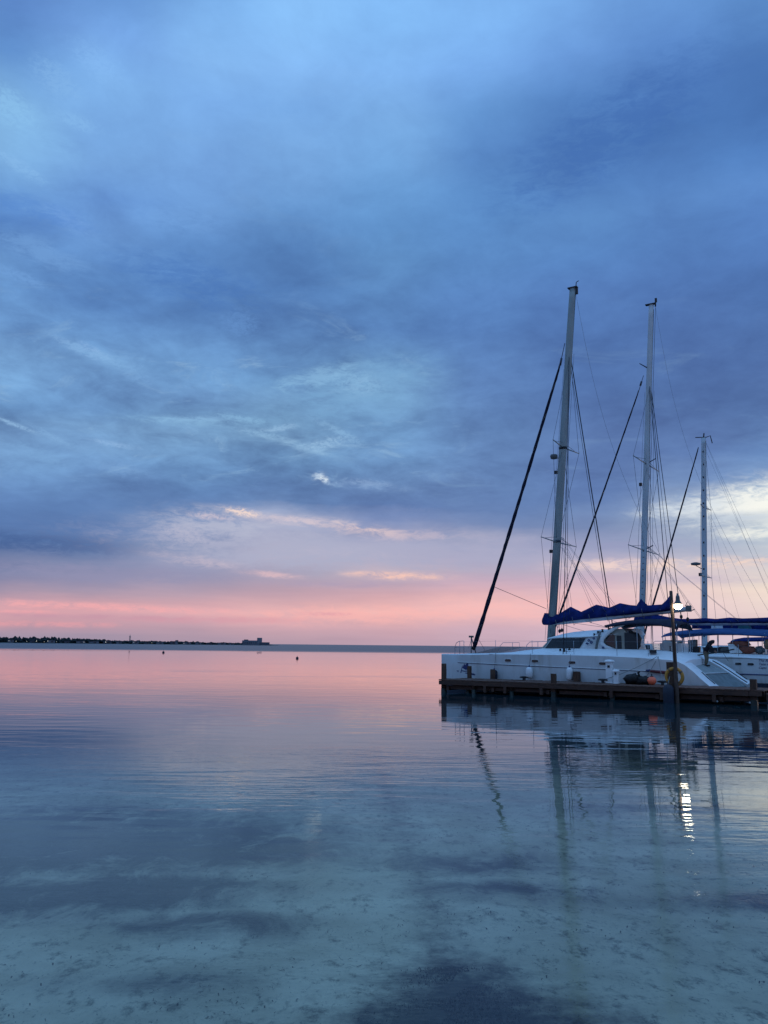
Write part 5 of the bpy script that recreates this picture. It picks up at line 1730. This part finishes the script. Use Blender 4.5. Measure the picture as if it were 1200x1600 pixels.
fx.tube([hc + RT @ Vector((.088, -.022, -.062)), hc + RT @ Vector((.094, 0, -.064)), hc + RT @ Vector((.088, .022, -.062))], [.004, .007, .004], 6)
hd_ = fx.build('head', M['skin'], pr)
ey = MB()
for sg in (-1, 1):
    ey.lathe([(.004, -.008), (.010, 0), (.004, .008)], hc + RT @ Vector((.088, sg * .032, .012)), 8)
ey.build('eyes', M['hair'], hd_)
hr = MB()
hr.loft([[hc + RT @ Vector((p_.x * 1.1 - .012, p_.y * 1.12, p_.z * 1.1 + .012)) if p_.z > -.03 and p_.x < .06 else hc + RT @ (p_ * .9) for p_ in r_] for r_ in rings], caps=False)
hr.build('hair', M['hair'], hd_)
# hood bunched at the neck
hk = MB()
lump(hk, (0, 0, 0), .13, .12, .09, 3.0, amp=.3)
hk.v = []
hk.f, hk.sm, hk.mi = [], [], []
hk.tube([(.16, 0, 1.30), (.26, 0, 1.40), (.38, 0, 1.50), (.47, 0, 1.56), (.50, 0, 1.58)], [.10, .14, .135, .11, .05], 14)
hk.build('hood', M['hoodie'], pr)

# ------------------------------------------------------------------ weed and bits on the sandy bed
rw = random.Random(21)
mb = MB()
for i in range(12000):
    y = rw.uniform(5.6, 19)
    x = rw.uniform(-.62, .62) * y
    if mnoise.noise(Vector((x * .7, y * .9, 9))) + .6 * mnoise.noise(Vector((x * 3.1, y * 3.5, 2))) + rw.uniform(-.3, .3) < .28:
        continue
    z = bed_z(y) + .07 * (mnoise.noise(Vector((x * .35, y * .5, 0))) + .5 * mnoise.noise(Vector((x * 1.1, y * 1.5, 3)))) + .012
    a = rw.uniform(0, PI)
    l = rw.uniform(.004, .018) * (1 if rw.random() > .04 else 2.6)
    w = rw.uniform(.002, .007)
    d = Vector((math.cos(a), math.sin(a), 0))
    e = Vector((-d.y, d.x, 0))
    c = Vector((x, y, z))
    bnd = rw.uniform(-.01, .02)
    mb.add([c - d * l - e * w, c - d * l + e * w, c + Vector((0, 0, bnd)) + e * w, c + Vector((0, 0, bnd)) - e * w, c + d * l], [(0, 3, 2, 1), (3, 4, 2)])
M['weed'] = mat('dead_seagrass', (.12, .115, .085), .9, var=.5, scale=3)
tag(mb.build('seabed_litter', M['weed']), 'scattered dead seagrass and small bits lying on the shallow sand', 'litter', kind='stuff')
mb = MB()
for i in range(7000):
    y = rw.uniform(5.3, 8.2)
    h_ = max(0, (9.0 - y) * .5)
    x = .60 + .04 * (9.0 - y) + rw.gauss(0, .30) * h_
    if mnoise.noise(Vector((x * 2.2, y * 2.2, 4))) < -.12:
        continue
    z = bed_z(y) + .07 * (mnoise.noise(Vector((x * .35, y * .5, 0))) + .5 * mnoise.noise(Vector((x * 1.1, y * 1.5, 3))))
    a = rw.uniform(0, 2 * PI)
    l = rw.uniform(.008, .03)
    ln = rw.uniform(.2, .9)
    d = Vector((math.cos(a) * ln, math.sin(a) * ln, .55)).normalized()
    e = Vector((-math.sin(a), math.cos(a), 0)) * rw.uniform(.002, .004)
    c = Vector((x, y, z - .004))
    t2 = c + d * l
    t2.z = min(t2.z, -.012)
    m_ = c + d * l * .5
    m_.z = min(m_.z + .008, -.01)
    mb.add([c - e, c + e, m_ + e, m_ - e, t2], [(0, 1, 2, 3), (3, 2, 4)])
M['grass'] = mat('dark_seagrass', (.022, .026, .034), .9, var=.5, scale=3)
tag(mb.build('seagrass_bed', M['grass']), 'dark bed of short seagrass on the shallow bottom nearest the shore', 'seagrass', kind='stuff')

st_ = berth_mesh
mb = MB()
PZ_keep, PZ = PZ, -9
lump(mb, (0, 0, .02), .16, .13, .10, 6.0, amp=.35)
PZ = PZ_keep
o = mb.build('rock', M['pile_wet'], None)
o.location = (-2.82, 6.45, bed_z(6.45))
tag(o, 'small dark rock lying on the shallow sand close to the shore', 'rock')
